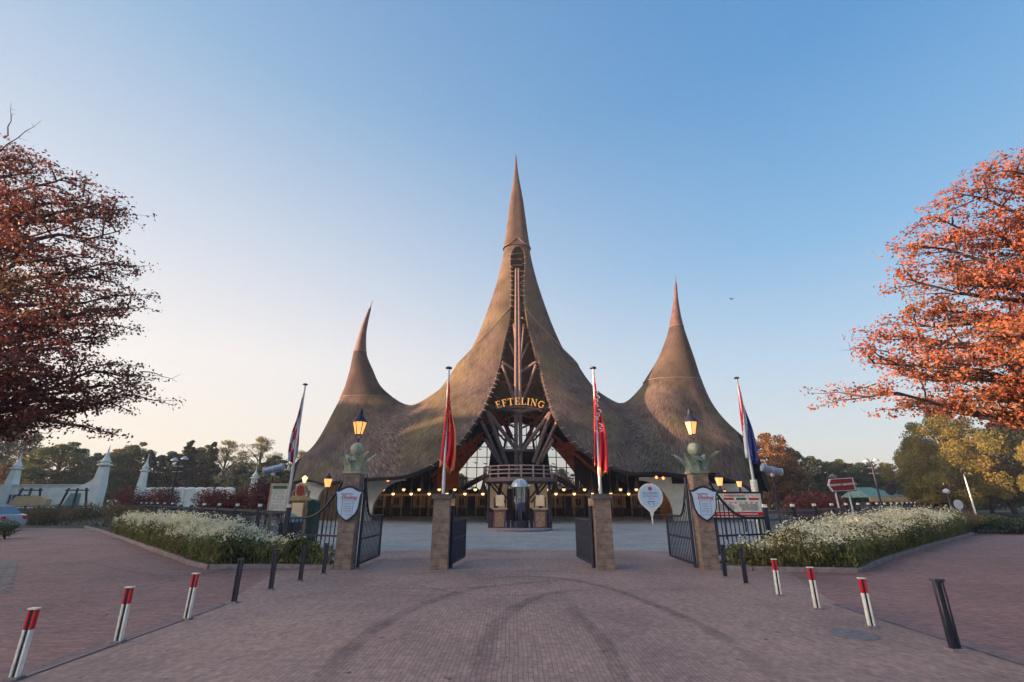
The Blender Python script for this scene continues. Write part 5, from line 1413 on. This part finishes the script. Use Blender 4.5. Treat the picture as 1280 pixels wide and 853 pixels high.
def far_wood(x0, x1, Y, h, n, m, lab):
    C = np.column_stack([nr.uniform(x0, x1, n), Y+nr.uniform(-4,4,n), nr.random(n)**.7]); C[:,2] *= h*(.72+.28*np.sin(C[:,0]*.31)*np.sin(C[:,0]*.13+1)+.08*np.sin(C[:,0]*1.1))
    o = npmesh('far_wood', leaves(C, nr.uniform(.5,1.1,n), nr.uniform(.4,.8,n), .3), n, m); tag(o, lab, 'woodland', kind='stuff')
far_wood(-190,-14,120,10.5,34000,LG,'distant dark wood closing the view on the left')
far_wood(-14,44,128,6,9000,LD,'distant dark wood behind the thatched building')
far_wood(40,190,104,9.0,30000,LD,'distant dark wood closing the view on the right')
# ---------------------------------------------------------------- white palace wall with turrets, left
WYL = 60.0
def wallx(px, Y=WYL): return P(px, 615, Y).x
pal = thing('palace_wall', 'long white rendered wall and building front with curved flare at the far left', 'building', (wallx(40), WYL, 0))
zt = P(60, 607, WYL).z
obj('wall', MB().box(((wallx(-80)+wallx(118))/2, WYL+.4, zt/2), (wallx(118)-wallx(-80), .8, zt)), M_white, pal)
obj('coping', MB().box(((wallx(-80)+wallx(118))/2, WYL+.35, zt+.06), (wallx(118)-wallx(-80)+.2, 1.0, .12)), M_wpaint, pal)
zt2 = P(230, 612, 66).z; a, b_ = P(172,615,66).x, P(292,615,66).x
obj('low_wall', MB().box(((a+b_)/2, 66, zt2/2), (b_-a, .6, zt2)), M_white, pal)
mb = MB()
for i in range(10): mb.lathe([(.9,0),(.75,.18),(.3,.3)], (a+(i+.5)*(b_-a)/10, 66, zt2-.02), 12, sy=.4)
obj('scalloped_coping', mb, M_wpaint, pal)
for i in range(11): obj('pilaster', MB().box((a+i*(b_-a)/10, 65.64, zt2/2), (.22,.12,zt2)), M_wpaint, pal)
for i, (px, wd) in enumerate(((18,1.4),(31,1.4))):
    x = wallx(px); f_ = obj('window', MB().box((x, WYL-.03, 1.95), (wd,.1,1.3)), M_wpaint, pal)
    obj('pane', MB().box((x-.33, WYL-.1, 1.95), (.52,.04,1.05)).box((x+.33, WYL-.1, 1.95), (.52,.04,1.05)), M_carglass, f_)
def turret(px, base_py, tip_py, Y, r, lab, flare=False, dirx=-1):
    b_ = P(px, base_py, Y); x = b_.x; z0 = 0; zt_ = P(px, tip_py, Y).z; hb = zt_-b_.z
    t = thing('white_turret', lab, 'turret', (x, Y, 0), group='white pointed turrets on the palace wall')
    zz = b_.z
    obj('shaft', MB().lathe([(r*1.15,0),(r*1.1,zz),(r*.8,zz+hb*.42),(r*.74,zz+hb*.46)], (x,Y,0), 4, ph=math.pi/4), M_white, t)
    obj('collar', MB().lathe([(r*.74,zz+hb*.45),(r*1.15,zz+hb*.49),(r*1.1,zz+hb*.51),(r*.62,zz+hb*.53),(r*.62,zz+hb*.56),(r*.85,zz+hb*.58),(r*.8,zz+hb*.6)], (x,Y,0), 12), M_wpaint, t)
    obj('spire', MB().lathe([(r*.66,zz+hb*.6),(r*.5,zz+hb*.66),(r*.22,zz+hb*.74),(r*.10,zz+hb*.88),(.015,zt_)], (x,Y,0), 12), M_white, t)
    if flare:
        pts_ = [(0,0)]+[(dirx*(3.9*(1-u)**2.2), u*zz*1.0) if False else (dirx*(.3+3.1*(1-u)**2.4), zz*.85+u*hb*.42) for u in np.linspace(0,1,12)]+[(0, zz+hb*.40)]
        obj('flare', MB().prism(pts_, (x, Y+.0, 0), (1,0,0), (0,0,1), r*1.3), M_white, t)
    return t
turret(14, 607, 565, WYL+.2, .62, 'white pointed turret at the left picture edge')
turret(124, 607, 556, WYL+.2, .72, 'largest white turret with a curved flare into the wall', True)
turret(176, 610, 567, 64, .5, 'white turret right of the dark red shrub')
turret(316, 613, 582, 66, .5, 'thin white turret nearest the thatched building')
for px, lab in ((38,'yellowish climbing frame with dark posts in front of the white wall, left one'),(96,'teal climbing frame with dark posts in front of the white wall, right one')):
    x = wallx(px, 50); t = thing('play_frame', lab, 'frame', (x, 50, 0))
    for dx in (-1.5, 0, 1.5): obj('post', MB().beam((x+dx*1.1, 50, 0), (x+dx*.6, 50, 3.0), .14, .14), M_dtimber, t)
    obj('cross_beam', MB().box((x, 50, 2.8), (2.4,.12,.12)), M_dtimber, t)
    if px == 38: obj('cover', MB().prism([(-1.9,1.3),(2.0,1.3),(2.0,1.9),(.9,2.3),(-1.2,2.2)], (x, 50.2, 0), (1,0,0), (0,0,1), .6), mat('faded_orange_cloth', lin((176,152,118)), .8, .15, 3), t)
    else: obj('cover', MB().prism([(-1.4,.9),(.4,.9),(.3,2.5),(-.7,2.5)], (x, 50.2, 0), (1,0,0), (0,0,1), .1), mat('teal_board', lin((110,146,142)), .7, .2, 3), t)
t = thing('low_dark_fence', 'low dark boarded fence below the white wall on the far left', 'fence', (P(80,640,46).x, 46, 0))
a, b_ = P(18,640,46).x, P(112,640,46).x; mb = MB(); n_ = 60
for i in range(n_): mb.box((a+(i+.5)*(b_-a)/n_, 46, .55), ((b_-a)/n_-.03, .06, 1.1))
obj('boards', mb, mat('fence_teal', lin((52,70,80)), .7, .2, 4), t, smooth=False); obj('rail', MB().box(((a+b_)/2, 46, 1.28), (b_-a, .12, .07)), M_iron, t)

# ---------------------------------------------------------------- pavilion, right
PVY = 62.0; x0 = P(1084,622,PVY).x; x1 = P(1127,622,PVY).x; x2 = P(1200,622,PVY).x
pv = thing('pavilion', 'low pavilion with green hipped roof and cream fascia behind the right fence', 'building', ((x0+x1)/2, PVY, 0))
ze = P(1100,622,PVY).z; zr = P(1100,609,PVY).z; cx = (x0+x1)/2; w_ = (x1-x0)/2
rf = MB(); rf.add([(x0-.2,PVY-1,ze),(x1+.4,PVY-1,ze),(x1+.4,PVY+5,ze),(x0-.2,PVY+5,ze),(x0+.2,PVY+2,zr),(x1-2.1,PVY+2,zr)], [(0,1,5,4),(1,2,5),(2,3,4,5),(3,0,4),(3,2,1,0)])
obj('roof', rf, mat('green_copper_roof', lin((104,140,134)), .6, .25, 2, .3, 10), pv, smooth=False)
obj('clock', MB().prism([(.62*math.cos(q), .62*math.sin(q)) for q in np.linspace(0, 2*math.pi, 20)[:-1]], (cx+.3, PVY-.9, ze+.9), (1,0,0), (0,0,1), .2), M_dtimber, pv)
obj('fascia', MB().box((cx, PVY-1.05, ze-.25), (x1-x0+1, .2, .5)), M_tan, pv)
obj('wall', MB().box((cx, PVY+1, ze/2-.3), (x1-x0, 3, ze-.6)), M_dtimber, pv)
pw = thing('flat_shelter', 'long flat roofed shelter with cream edge right of the green roofed pavilion', 'shelter', ((x1+x2)/2, PVY, 0)); zf2 = P(1160,628,PVY).z
obj('roof', MB().box(((x1+x2)/2+.6, PVY, zf2+.15), (x2-x1, 3, .34)), M_tan, pw)
for i in range(6): obj('post', MB().box((x1+1+(x2-x1-1)*i/5, PVY-1.2, zf2/2), (.3 if i == 5 else .16,.2,zf2)), M_tan, pw)
obj('wall', MB().box(((x1+x2)/2, PVY+1.2, zf2/2), (x2-x1-1, .2, zf2)), M_dtimber, pw)

# ---------------------------------------------------------------- signs and street furniture
def board(name, c, w_, h_, zb, lab, frame=M_iron, posts=True, tilt=0):
    t = thing(name, lab, 'sign', (c.x, c.y, 0)); o = Vector((c.x, c.y, zb+h_/2))
    obj('panel', MB().box(o, (w_, .06, h_)), M_wpaint, t)
    mb = MB(); mb.box(o+Vector((0,0,h_/2+.03)), (w_+.12,.09,.06)); mb.box(o-Vector((0,0,h_/2+.03)), (w_+.12,.09,.06)); mb.box(o+Vector((w_/2+.03,0,0)), (.06,.09,h_)); mb.box(o-Vector((w_/2+.03,0,0)), (.06,.09,h_))
    obj('frame', mb, frame, t)
    if posts:
        for s in (-1,1): obj('post', MB().tube((c.x+s*w_*.42, c.y+.08, 0), (c.x+s*w_*.42, c.y+.08, zb+h_), .045, n=8), frame, t)
    return t, o
YB = 17.2; a = P(893,632,YB); b_ = P(946,632,YB); zt_ = P(920,617,YB).z; zb = P(920,647,YB).z
t, o = board('information_board', Vector(((a.x+b_.x)/2, YB, 0)), (b_.x-a.x)+.35, zt_-zb, zb, 'wide white information board with red band and coloured arrows right of the right lamp pillar')
bw = (b_.x-a.x)+.35; bh = zt_-zb
mb = MB(); mb.box(o+Vector((0,-.034,-bh*.36)), (bw*.97,.012,bh*.17)); obj('red_band', mb, M_red, t)
def arrow(c, w_, h_): return [(-w_/2,-h_/2),(w_/2-h_*.5,-h_/2),(w_/2,0),(w_/2-h_*.5,h_/2),(-w_/2,h_/2)]
Mg = mat('green_ink', lin((40,104,92)), .6, 0)
for i in range(4): obj('arrow', MB().prism(arrow(0, bw*.2, bh*.085), o+Vector((bw*(-.36+.24*i), -.036, bh*.27)), (1,0,0), (0,0,1), .012), Mg if i % 2 == 0 else M_red, t)
mb = MB(); text_into(mb, 'PARKEERTARIEVEN', .085, o+Vector((0,-.04,bh*.40)))
for r_ in range(2):
    for q in range(9): mb.box(o+Vector((bw*(-.40+.1*q), -.036, bh*(.13-.04*r_))), (bw*.045,.008,bh*.02))
obj('lettering', mb, M_inkred, t, smooth=False)
mb = MB()
for r_ in range(6):
    for q in range(2): mb.box(o+Vector((bw*(-.22+.46*q)+rng.uniform(-.04,.04), -.036, bh*(.03-.045*r_))), (bw*rng.uniform(.3,.4),.008,.012))
obj('text_lines', mb, M_ink, t, smooth=False)
mb = MB(); 
for q in range(2): mb.box(o+Vector((bw*(-.2+.42*q), -.045, -bh*.36)), (bw*.34,.006,.03))
obj('band_text', mb, M_wpaint, t, smooth=False)
# notice board left, pale with green header
YN = 19; a = P(343,618,YN); zt_ = P(345,603,YN).z; zb = P(345,640,YN).z
t, o = board('notice_board', Vector((P(349,620,YN).x, YN, 0)), .62, zt_-zb-.1, zb, 'pale notice board with green header left of the outer left flagpole', M_tan)
obj('header', MB().box(o+Vector((0,-.034,(zt_-zb)/2-.14)), (.56,.012,.12)), mat('header_green', lin((70,104,84)), .6, .1), t)
mb = MB()
for r_ in range(8): mb.box(o+Vector((rng.uniform(-.03,.03),-.036,.3-r_*.11)), (rng.uniform(.3,.44),.008,.012))
obj('text_lines', mb, mat('grey_ink', lin((150,140,132)), .6, 0), t, smooth=False)
# ornate notice case
YC = 18.5; cx = P(375,625,YC).x
t = thing('notice_case', 'ornate brown notice case topped by a red oval medallion and a small lamp', 'notice case', (cx, YC, 0))
z1 = P(375,650,YC).z; z2 = P(375,627,YC).z; z3 = P(375,609,YC).z
obj('cabinet', MB().box((cx,YC,(z1+z2)/2), (.56,.2,z2-z1+.1)), M_booth, t); obj('pane', MB().box((cx,YC-.11,(z1+z2)/2), (.4,.03,z2-z1-.1)), M_panel, t)
obj('cornice', MB().box((cx,YC,z2+.08), (.72,.28,.1)).box((cx,YC,z2+.16), (.6,.24,.07)), M_tan, t)
for s in (-1,1): obj('post', MB().box((cx+s*.26,YC+.02,z1/2+.2), (.09,.12,z1+.4)), M_booth, t)
obj('medallion', MB().prism([(.2*math.cos(q),.27*math.sin(q)) for q in np.linspace(0,2*math.pi,24)[:-1]], (cx,YC-.02,z3-.14), (1,0,0), (0,0,1), .1), M_tan, t)
obj('oval', MB().prism([(.14*math.cos(q),.2*math.sin(q)) for q in np.linspace(0,2*math.pi,24)[:-1]], (cx,YC-.08,z3-.14), (1,0,0), (0,0,1), .03), mat('medallion_red', lin((150,52,44)), .5, .2, 8), t)
mb = MB()
for s in (-1,1): mb.path([(cx+s*.28,YC,z2+.2),(cx+s*.3,YC,z2+.34),(cx+s*.2,YC,z2+.42),(cx+s*.17,YC,z2+.56)], [.05,.06,.05,.03], 6)
obj('scrolls', mb, M_booth, t); obj('lamp', MB().lathe([(.05,0),(.1,.16),(.12,.17),(.02,.26)], (cx+.07,YC,z3+.16), 8), M_globe, t)
def ltn(px, py, Y, lab, s=1.0, wallm=False):
    p = P(px, py, Y); t = thing('wall_lantern', lab, 'lantern', (p.x, p.y, 0), group='small lanterns along the building')
    obj('post', MB().tube((p.x,Y,0),(p.x,Y,p.z-.3*s),.05,.04,8), M_iron, t)
    obj('lamp_glass', MB().lathe([(.14*s,-.28*s),(.24*s,.16*s)], p, 6), M_glowp, t); obj('lamp_roof', MB().lathe([(.28*s,.16*s),(.1*s,.36*s),(.04*s,.5*s)], p, 8), M_iron, t)
    obj('bracket', MB().path([p+Vector((0,0,-.28*s)),p+Vector((0,0,-.5*s)),p+Vector((.0,0,-.9*s))], [.05,.08,.04], 8), M_iron, t)
ltn(410,602.5,24,'glowing lantern on a dark bracket just left of the left shield sign',.85)
ltn(899,601,24,'larger glowing lantern just right of the right lamp pillar',.85)
ltn(924,604.5,30,'smaller glowing lantern above the information board',.75)
ltn(906,614.5,44,'faint lamp under the right arch behind the information board',.55)
# green cabinet, grit bin
c = P(387,640,20); zt_ = P(387,629,20).z
t = thing('green_cabinet', 'dark green rounded cabinet beside the ornate notice case', 'cabinet', (c.x, 20, 0))
obj('body', MB().box((c.x,20,zt_/2), (.62,.5,zt_)), mat('dark_green', lin((34,66,58)), .5, .15, 4), t); obj('lid', MB().prism([(-.34,0),(.34,0),(.28,.1),(.0,.16),(-.28,.1)], (c.x,20,zt_), (1,0,0), (0,0,1), .56), mat('dark_green', (0,0,0)), t)
obj('label_plate', MB().box((c.x-.15,19.73,zt_-.12), (.14,.02,.06)), M_wpaint, t)
c = P(363,655,16.2); zt_ = P(363,643,16.2).z
t = thing('litter_bin', 'litter bin with pitched teal roof behind the fence beside the notice case', 'bin', (c.x, 16.2, 0))
obj('body', MB().box((c.x,16.2,(zt_-.25)/2), (.5,.5,zt_-.25)), M_iron, t); obj('roof', MB().lathe([(.44,zt_-.22),(.42,zt_-.18),(.03,zt_+.02)], (c.x,16.2,0), 4, ph=math.pi/4), mat('teal_roof', lin((96,130,140)), .5, .15, 4), t)
# round sign
YS = 40; c = P(813,620.5,YS); r_ = 15.5*(YS*.945)/F
t = thing('round_sign', 'round pale blue sign shaped like a lollipop in front of the right ticket booths', 'sign', (c.x, YS, 0))
obj('post', MB().tube((c.x,YS+.02,0),(c.x,YS+.02,c.z-r_*.9),.06,.07,8), M_wpaint, t)
pts_ = [(r_*math.cos(q), r_*math.sin(q)) for q in np.linspace(math.radians(-52), math.radians(232), 30)]+[(-r_*.16,-r_*1.2),(-.08,-r_*1.55),(.08,-r_*1.55),(r_*.16,-r_*1.2)]
obj('disc', MB().prism(pts_, c, (1,0,0), (0,0,1), .08), M_wpaint, t)
obj('face', MB().prism([(r_*.86*math.cos(q), r_*.86*math.sin(q)) for q in np.linspace(0,2*math.pi,32)[:-1]], c+Vector((0,-.05,0)), (1,0,0), (0,0,1), .03), M_shield, t)
mb = MB(); text_into(mb, 'BEZOEKERS', .24, c+Vector((0,-.07,.22*r_))); text_into(mb, 'ENTREE PARK', .2, c+Vector((0,-.07,-.02)))
mb.box(c+Vector((0,-.07,-.42*r_)), (.6*r_,.01,.06)); mb.ball(c+Vector((-.2*r_,-.07,-.58*r_)), .05, 8); mb.ball(c+Vector((.2*r_,-.07,-.58*r_)), .05, 8)
obj('lettering', mb, M_ink, t, smooth=False)
mb = MB(); mb.prism([(.16*r_*math.cos(q), .16*r_*math.sin(q)) for q in np.linspace(0,2*math.pi,16)[:-1]], c+Vector((0,-.07,.58*r_)), (1,0,0), (0,0,1), .01); mb.box(c+Vector((.02,-.07,-.2*r_)), (.5*r_,.01,.035))
obj('emblem', mb, M_inkred, t, smooth=False)
# direction sign
YD = 22; o = P(1051.5,606,YD); hw = 16.5*(YD*.945)/F; hh = 7.6*(YD*.945)/F; up_ = .12
ux = Vector((math.cos(up_),0,math.sin(up_))); uy = Vector((-math.sin(up_),0,math.cos(up_))); ux = Vector((math.cos(.06),0,math.sin(.06))); uy = Vector((-math.sin(.06),0,math.cos(.06)))
t = thing('direction_sign', 'maroon arrow shaped direction sign with cream border on two posts', 'sign', (o.x, YD, 0))
def arr(k): return [(-hw*1.05*k-.0,0),(-hw*k+.12*k,-hh*k),(hw*k,-hh*k),(hw*k,hh*k),(-hw*k+.12*k,hh*k)]
obj('border', MB().prism(arr(1), o, ux, uy, .06), M_fwh, t)
obj('panel', MB().prism(arr(.9), o+Vector((0,-.03,0)), ux, uy, .03), mat('maroon', lin((112,28,40)), .5, .1), t)
obj('back', MB().prism([(x*1.07,y*1.14) for x,y in arr(1)], o+Vector((.03,.05,0)), ux, uy, .04), mat('maroon', (0,0,0)), t)
mb = MB(); text_into(mb, 'INGANG GROEPEN', .145, o+Vector((.03,-.06,0)), ux, uy); obj('lettering', mb, M_wpaint, t, smooth=False)
for s, q in ((-.45,0),(.55,0)):
    obj('post', MB().tube((o.x+s*hw,YD+.1,0),(o.x+s*hw,YD+.1,o.z+hh*.6),.035,n=8), M_pole, t); obj('brace', MB().tube((o.x+s*hw,YD+.1,o.z-hh),(o.x+s*hw+1.2,YD+1.3,.1),.03,n=8), M_dtimber, t)
# cylinder cameras on posts
for px0, py0, px1, py1, pp, pb, Y, lab in ((330,590,355,583.5,341,333,19,'blue grey tube shaped floodlight on a dark post left of the outer left flagpole'),(952,584.5,977,590.5,967,977,19,'pale tube shaped floodlight on a dark post right of the outer right flagpole')):
    a = P(px0,py0,Y); b_ = P(px1,py1,Y); mid = (a+b_)/2; foot = Vector((mid.x, Y, 0))
    t = thing('tube_floodlight', lab, 'floodlight', foot, group='tube floodlights on posts')
    obj('tube', MB().tube(a,b_,.13,.13,14), mat('blue_grey_metal', lin((140,160,186)), .4, .1, 4, metal=.2), t)
    mb = MB()
    for q in (.03,.5,.97): mb.tube(a.lerp(b_, q-.02), a.lerp(b_, q+.02), .145, n=14)
    obj('band', mb, M_pole, t); obj('joint', MB().ball(mid-Vector((0,0,.2)), .09, 10), M_pole, t)
    obj('post', MB().tube(foot, mid-Vector((0,0,.15)), .045,.035,8), M_iron, t)
# twin head lamps
for px, py, Y, lab in ((224,577,36,'twin headed street lamp on a thin dark mast in front of the left trees'),(1089,579,36,'twin headed street lamp on a thin dark mast near the pavilion on the right')):
    p = P(px, py, Y); t = thing('street_lamp', lab, 'street lamp', (p.x,Y,0), group='twin headed street lamps')
    obj('mast', MB().tube((p.x,Y,0),p,.07,.05,8), M_iron, t); obj('crossbar', MB().tube(p+Vector((-.35,0,-.35)),p+Vector((.35,0,-.35)),.025,n=6).tube(p+Vector((-.35,0,-.75)),p+Vector((.35,0,-.75)),.02,n=6), M_pole, t)
    for s in (-1,1):
        h_ = obj('lamp_head', MB().lathe([(.26,0),(.24,.06),(.1,.2),(.03,.24)], p+Vector((s*.36,0,.1+.05*s)), 14), M_pole, t); obj('arm', MB().path([p, p+Vector((s*.2,0,.3)), p+Vector((s*.36,0,.3))], .025, 6), M_iron, t)
for px, py, Y, lab in ((1184,618,40,'small single street lamp with round head at the right, before the dark trees'),):
    p = P(px, py, Y); t = thing('street_lamp', lab, 'street lamp', (p.x,Y,0))
    obj('mast', MB().tube((p.x,Y,0),p,.06,.04,8), M_iron, t); obj('lamp_head', MB().lathe([(.05,0),(.22,.1),(.26,.25),(.12,.4),(.02,.45)], p, 12), M_pole, t)
p = P(1205,594,38); t = thing('bare_pole', 'plain pale pole standing by the right road end', 'pole', (p.x,38,0)); obj('pole', MB().tube((p.x,38,0),p,.07,.045,8), M_pole, t); obj('cap', MB().ball(p, .06, 8), M_pole, t)
p = P(1198,631,32); t = thing('round_road_sign', 'small round grey road sign facing away at the right road end', 'sign', (p.x,32,0)); obj('post', MB().tube((p.x,32,0),p,.035,n=8), M_pole, t)
obj('disc', MB().prism([(.3*math.cos(q),.3*math.sin(q)) for q in np.linspace(0,2*math.pi,20)[:-1]], p, (1,0,0), (0,0,1), .03), M_pole, t)

# ---------------------------------------------------------------- parked car, only its end shows
cc = Vector((P(17,655,31.2).x-2.25, 31.2, 0)); cr = thing('parked_car', 'pale parked car cut off by the left picture edge, by the hedge', 'car', cc)
M_car = mat('car_paint', lin((168,176,184)), .25, .04, 2, spec=.8)
mb = MB(); prof = [(-2.2,.3),(-2.25,.7),(-1.9,.92),(-1.2,.98),(-.5,1.0),(1.6,1.0),(2.1,.92),(2.2,.6),(2.15,.3),(1.75,.25),(1.0,.25),(-.9,.25),(-1.7,.25)]
mb.prism(prof, cc, (1,0,0), (0,0,1), 1.7); bo = obj('body', mb, M_car, cr); bv = bo.modifiers.new('bevel','BEVEL'); bv.width = .06; bv.segments = 2
mb = MB(); mb.prism([(-1.1,.96),(-.5,1.4),(1.3,1.42),(1.85,.97)], cc, (1,0,0), (0,0,1), 1.42); cb = obj('cabin', mb, M_carglass, cr)
mb = MB(); mb.prism([(-.55,1.385),(1.35,1.405),(1.3,1.46),(-.5,1.45)], cc, (1,0,0), (0,0,1), 1.3); obj('car_roof', mb, M_car, cr)
for dx in (-1.35,1.35):
    for s in (-1,1):
        wl_ = obj('wheel', MB().tube(cc+Vector((dx,s*.72,.32)), cc+Vector((dx,s*.9,.32)), .32, n=18), M_iron, cr); obj('rim', MB().tube(cc+Vector((dx,s*.88,.32)), cc+Vector((dx,s*.915,.32)), .19, n=12), M_pole, wl_)
for s in (-1,1): obj('tail_light', MB().box(cc+Vector((2.17,s*.68,.76)), (.1,.26,.16)), M_red, cr)
obj('side_stripe', MB().box(cc+Vector((0,-.86,.62)), (3.9,.02,.14)), M_red, cr)
# bird
p = P(914.5, 374, 60); t = thing('bird', 'tiny dark bird flying in the sky right of the right spire', 'bird', p)
mb = MB().lathe([(.01,-.22),(.09,-.12),(.1,.05),(.05,.2),(.01,.26)], n=8); mb.v = [(x,z,y) for x,y,z in mb.v]
obj('body', mb, M_iron, t, local=True)
for s in (-1,1): obj('wing', MB().prism([(0,-.1),(s*.25,-.02),(s*.45,-.12),(s*.3,.08),(0,.1)], (0,0,.03), (1,0,.3*s), (0,1,0), .02), M_iron, t, local=True)
# ---------------------------------------------------------------- evening haze in the air
hm = bpy.data.materials.new('haze'); hm.use_nodes = True; n = hm.node_tree; n.nodes.remove(n.nodes["Principled BSDF"])
pv_ = n.nodes.new("ShaderNodeVolumePrincipled"); pv_.inputs["Color"].default_value = (.86,.88,.95,1); pv_.inputs["Density"].default_value = .0006; pv_.inputs["Anisotropy"].default_value = .1
n.links.new(pv_.outputs[0], n.nodes["Material Output"].inputs["Volume"])
hb = obj('haze', MB().box((0, 55, 23.5), (420, 190, 50)), hm, smooth=False); hb['kind'] = 'stuff'
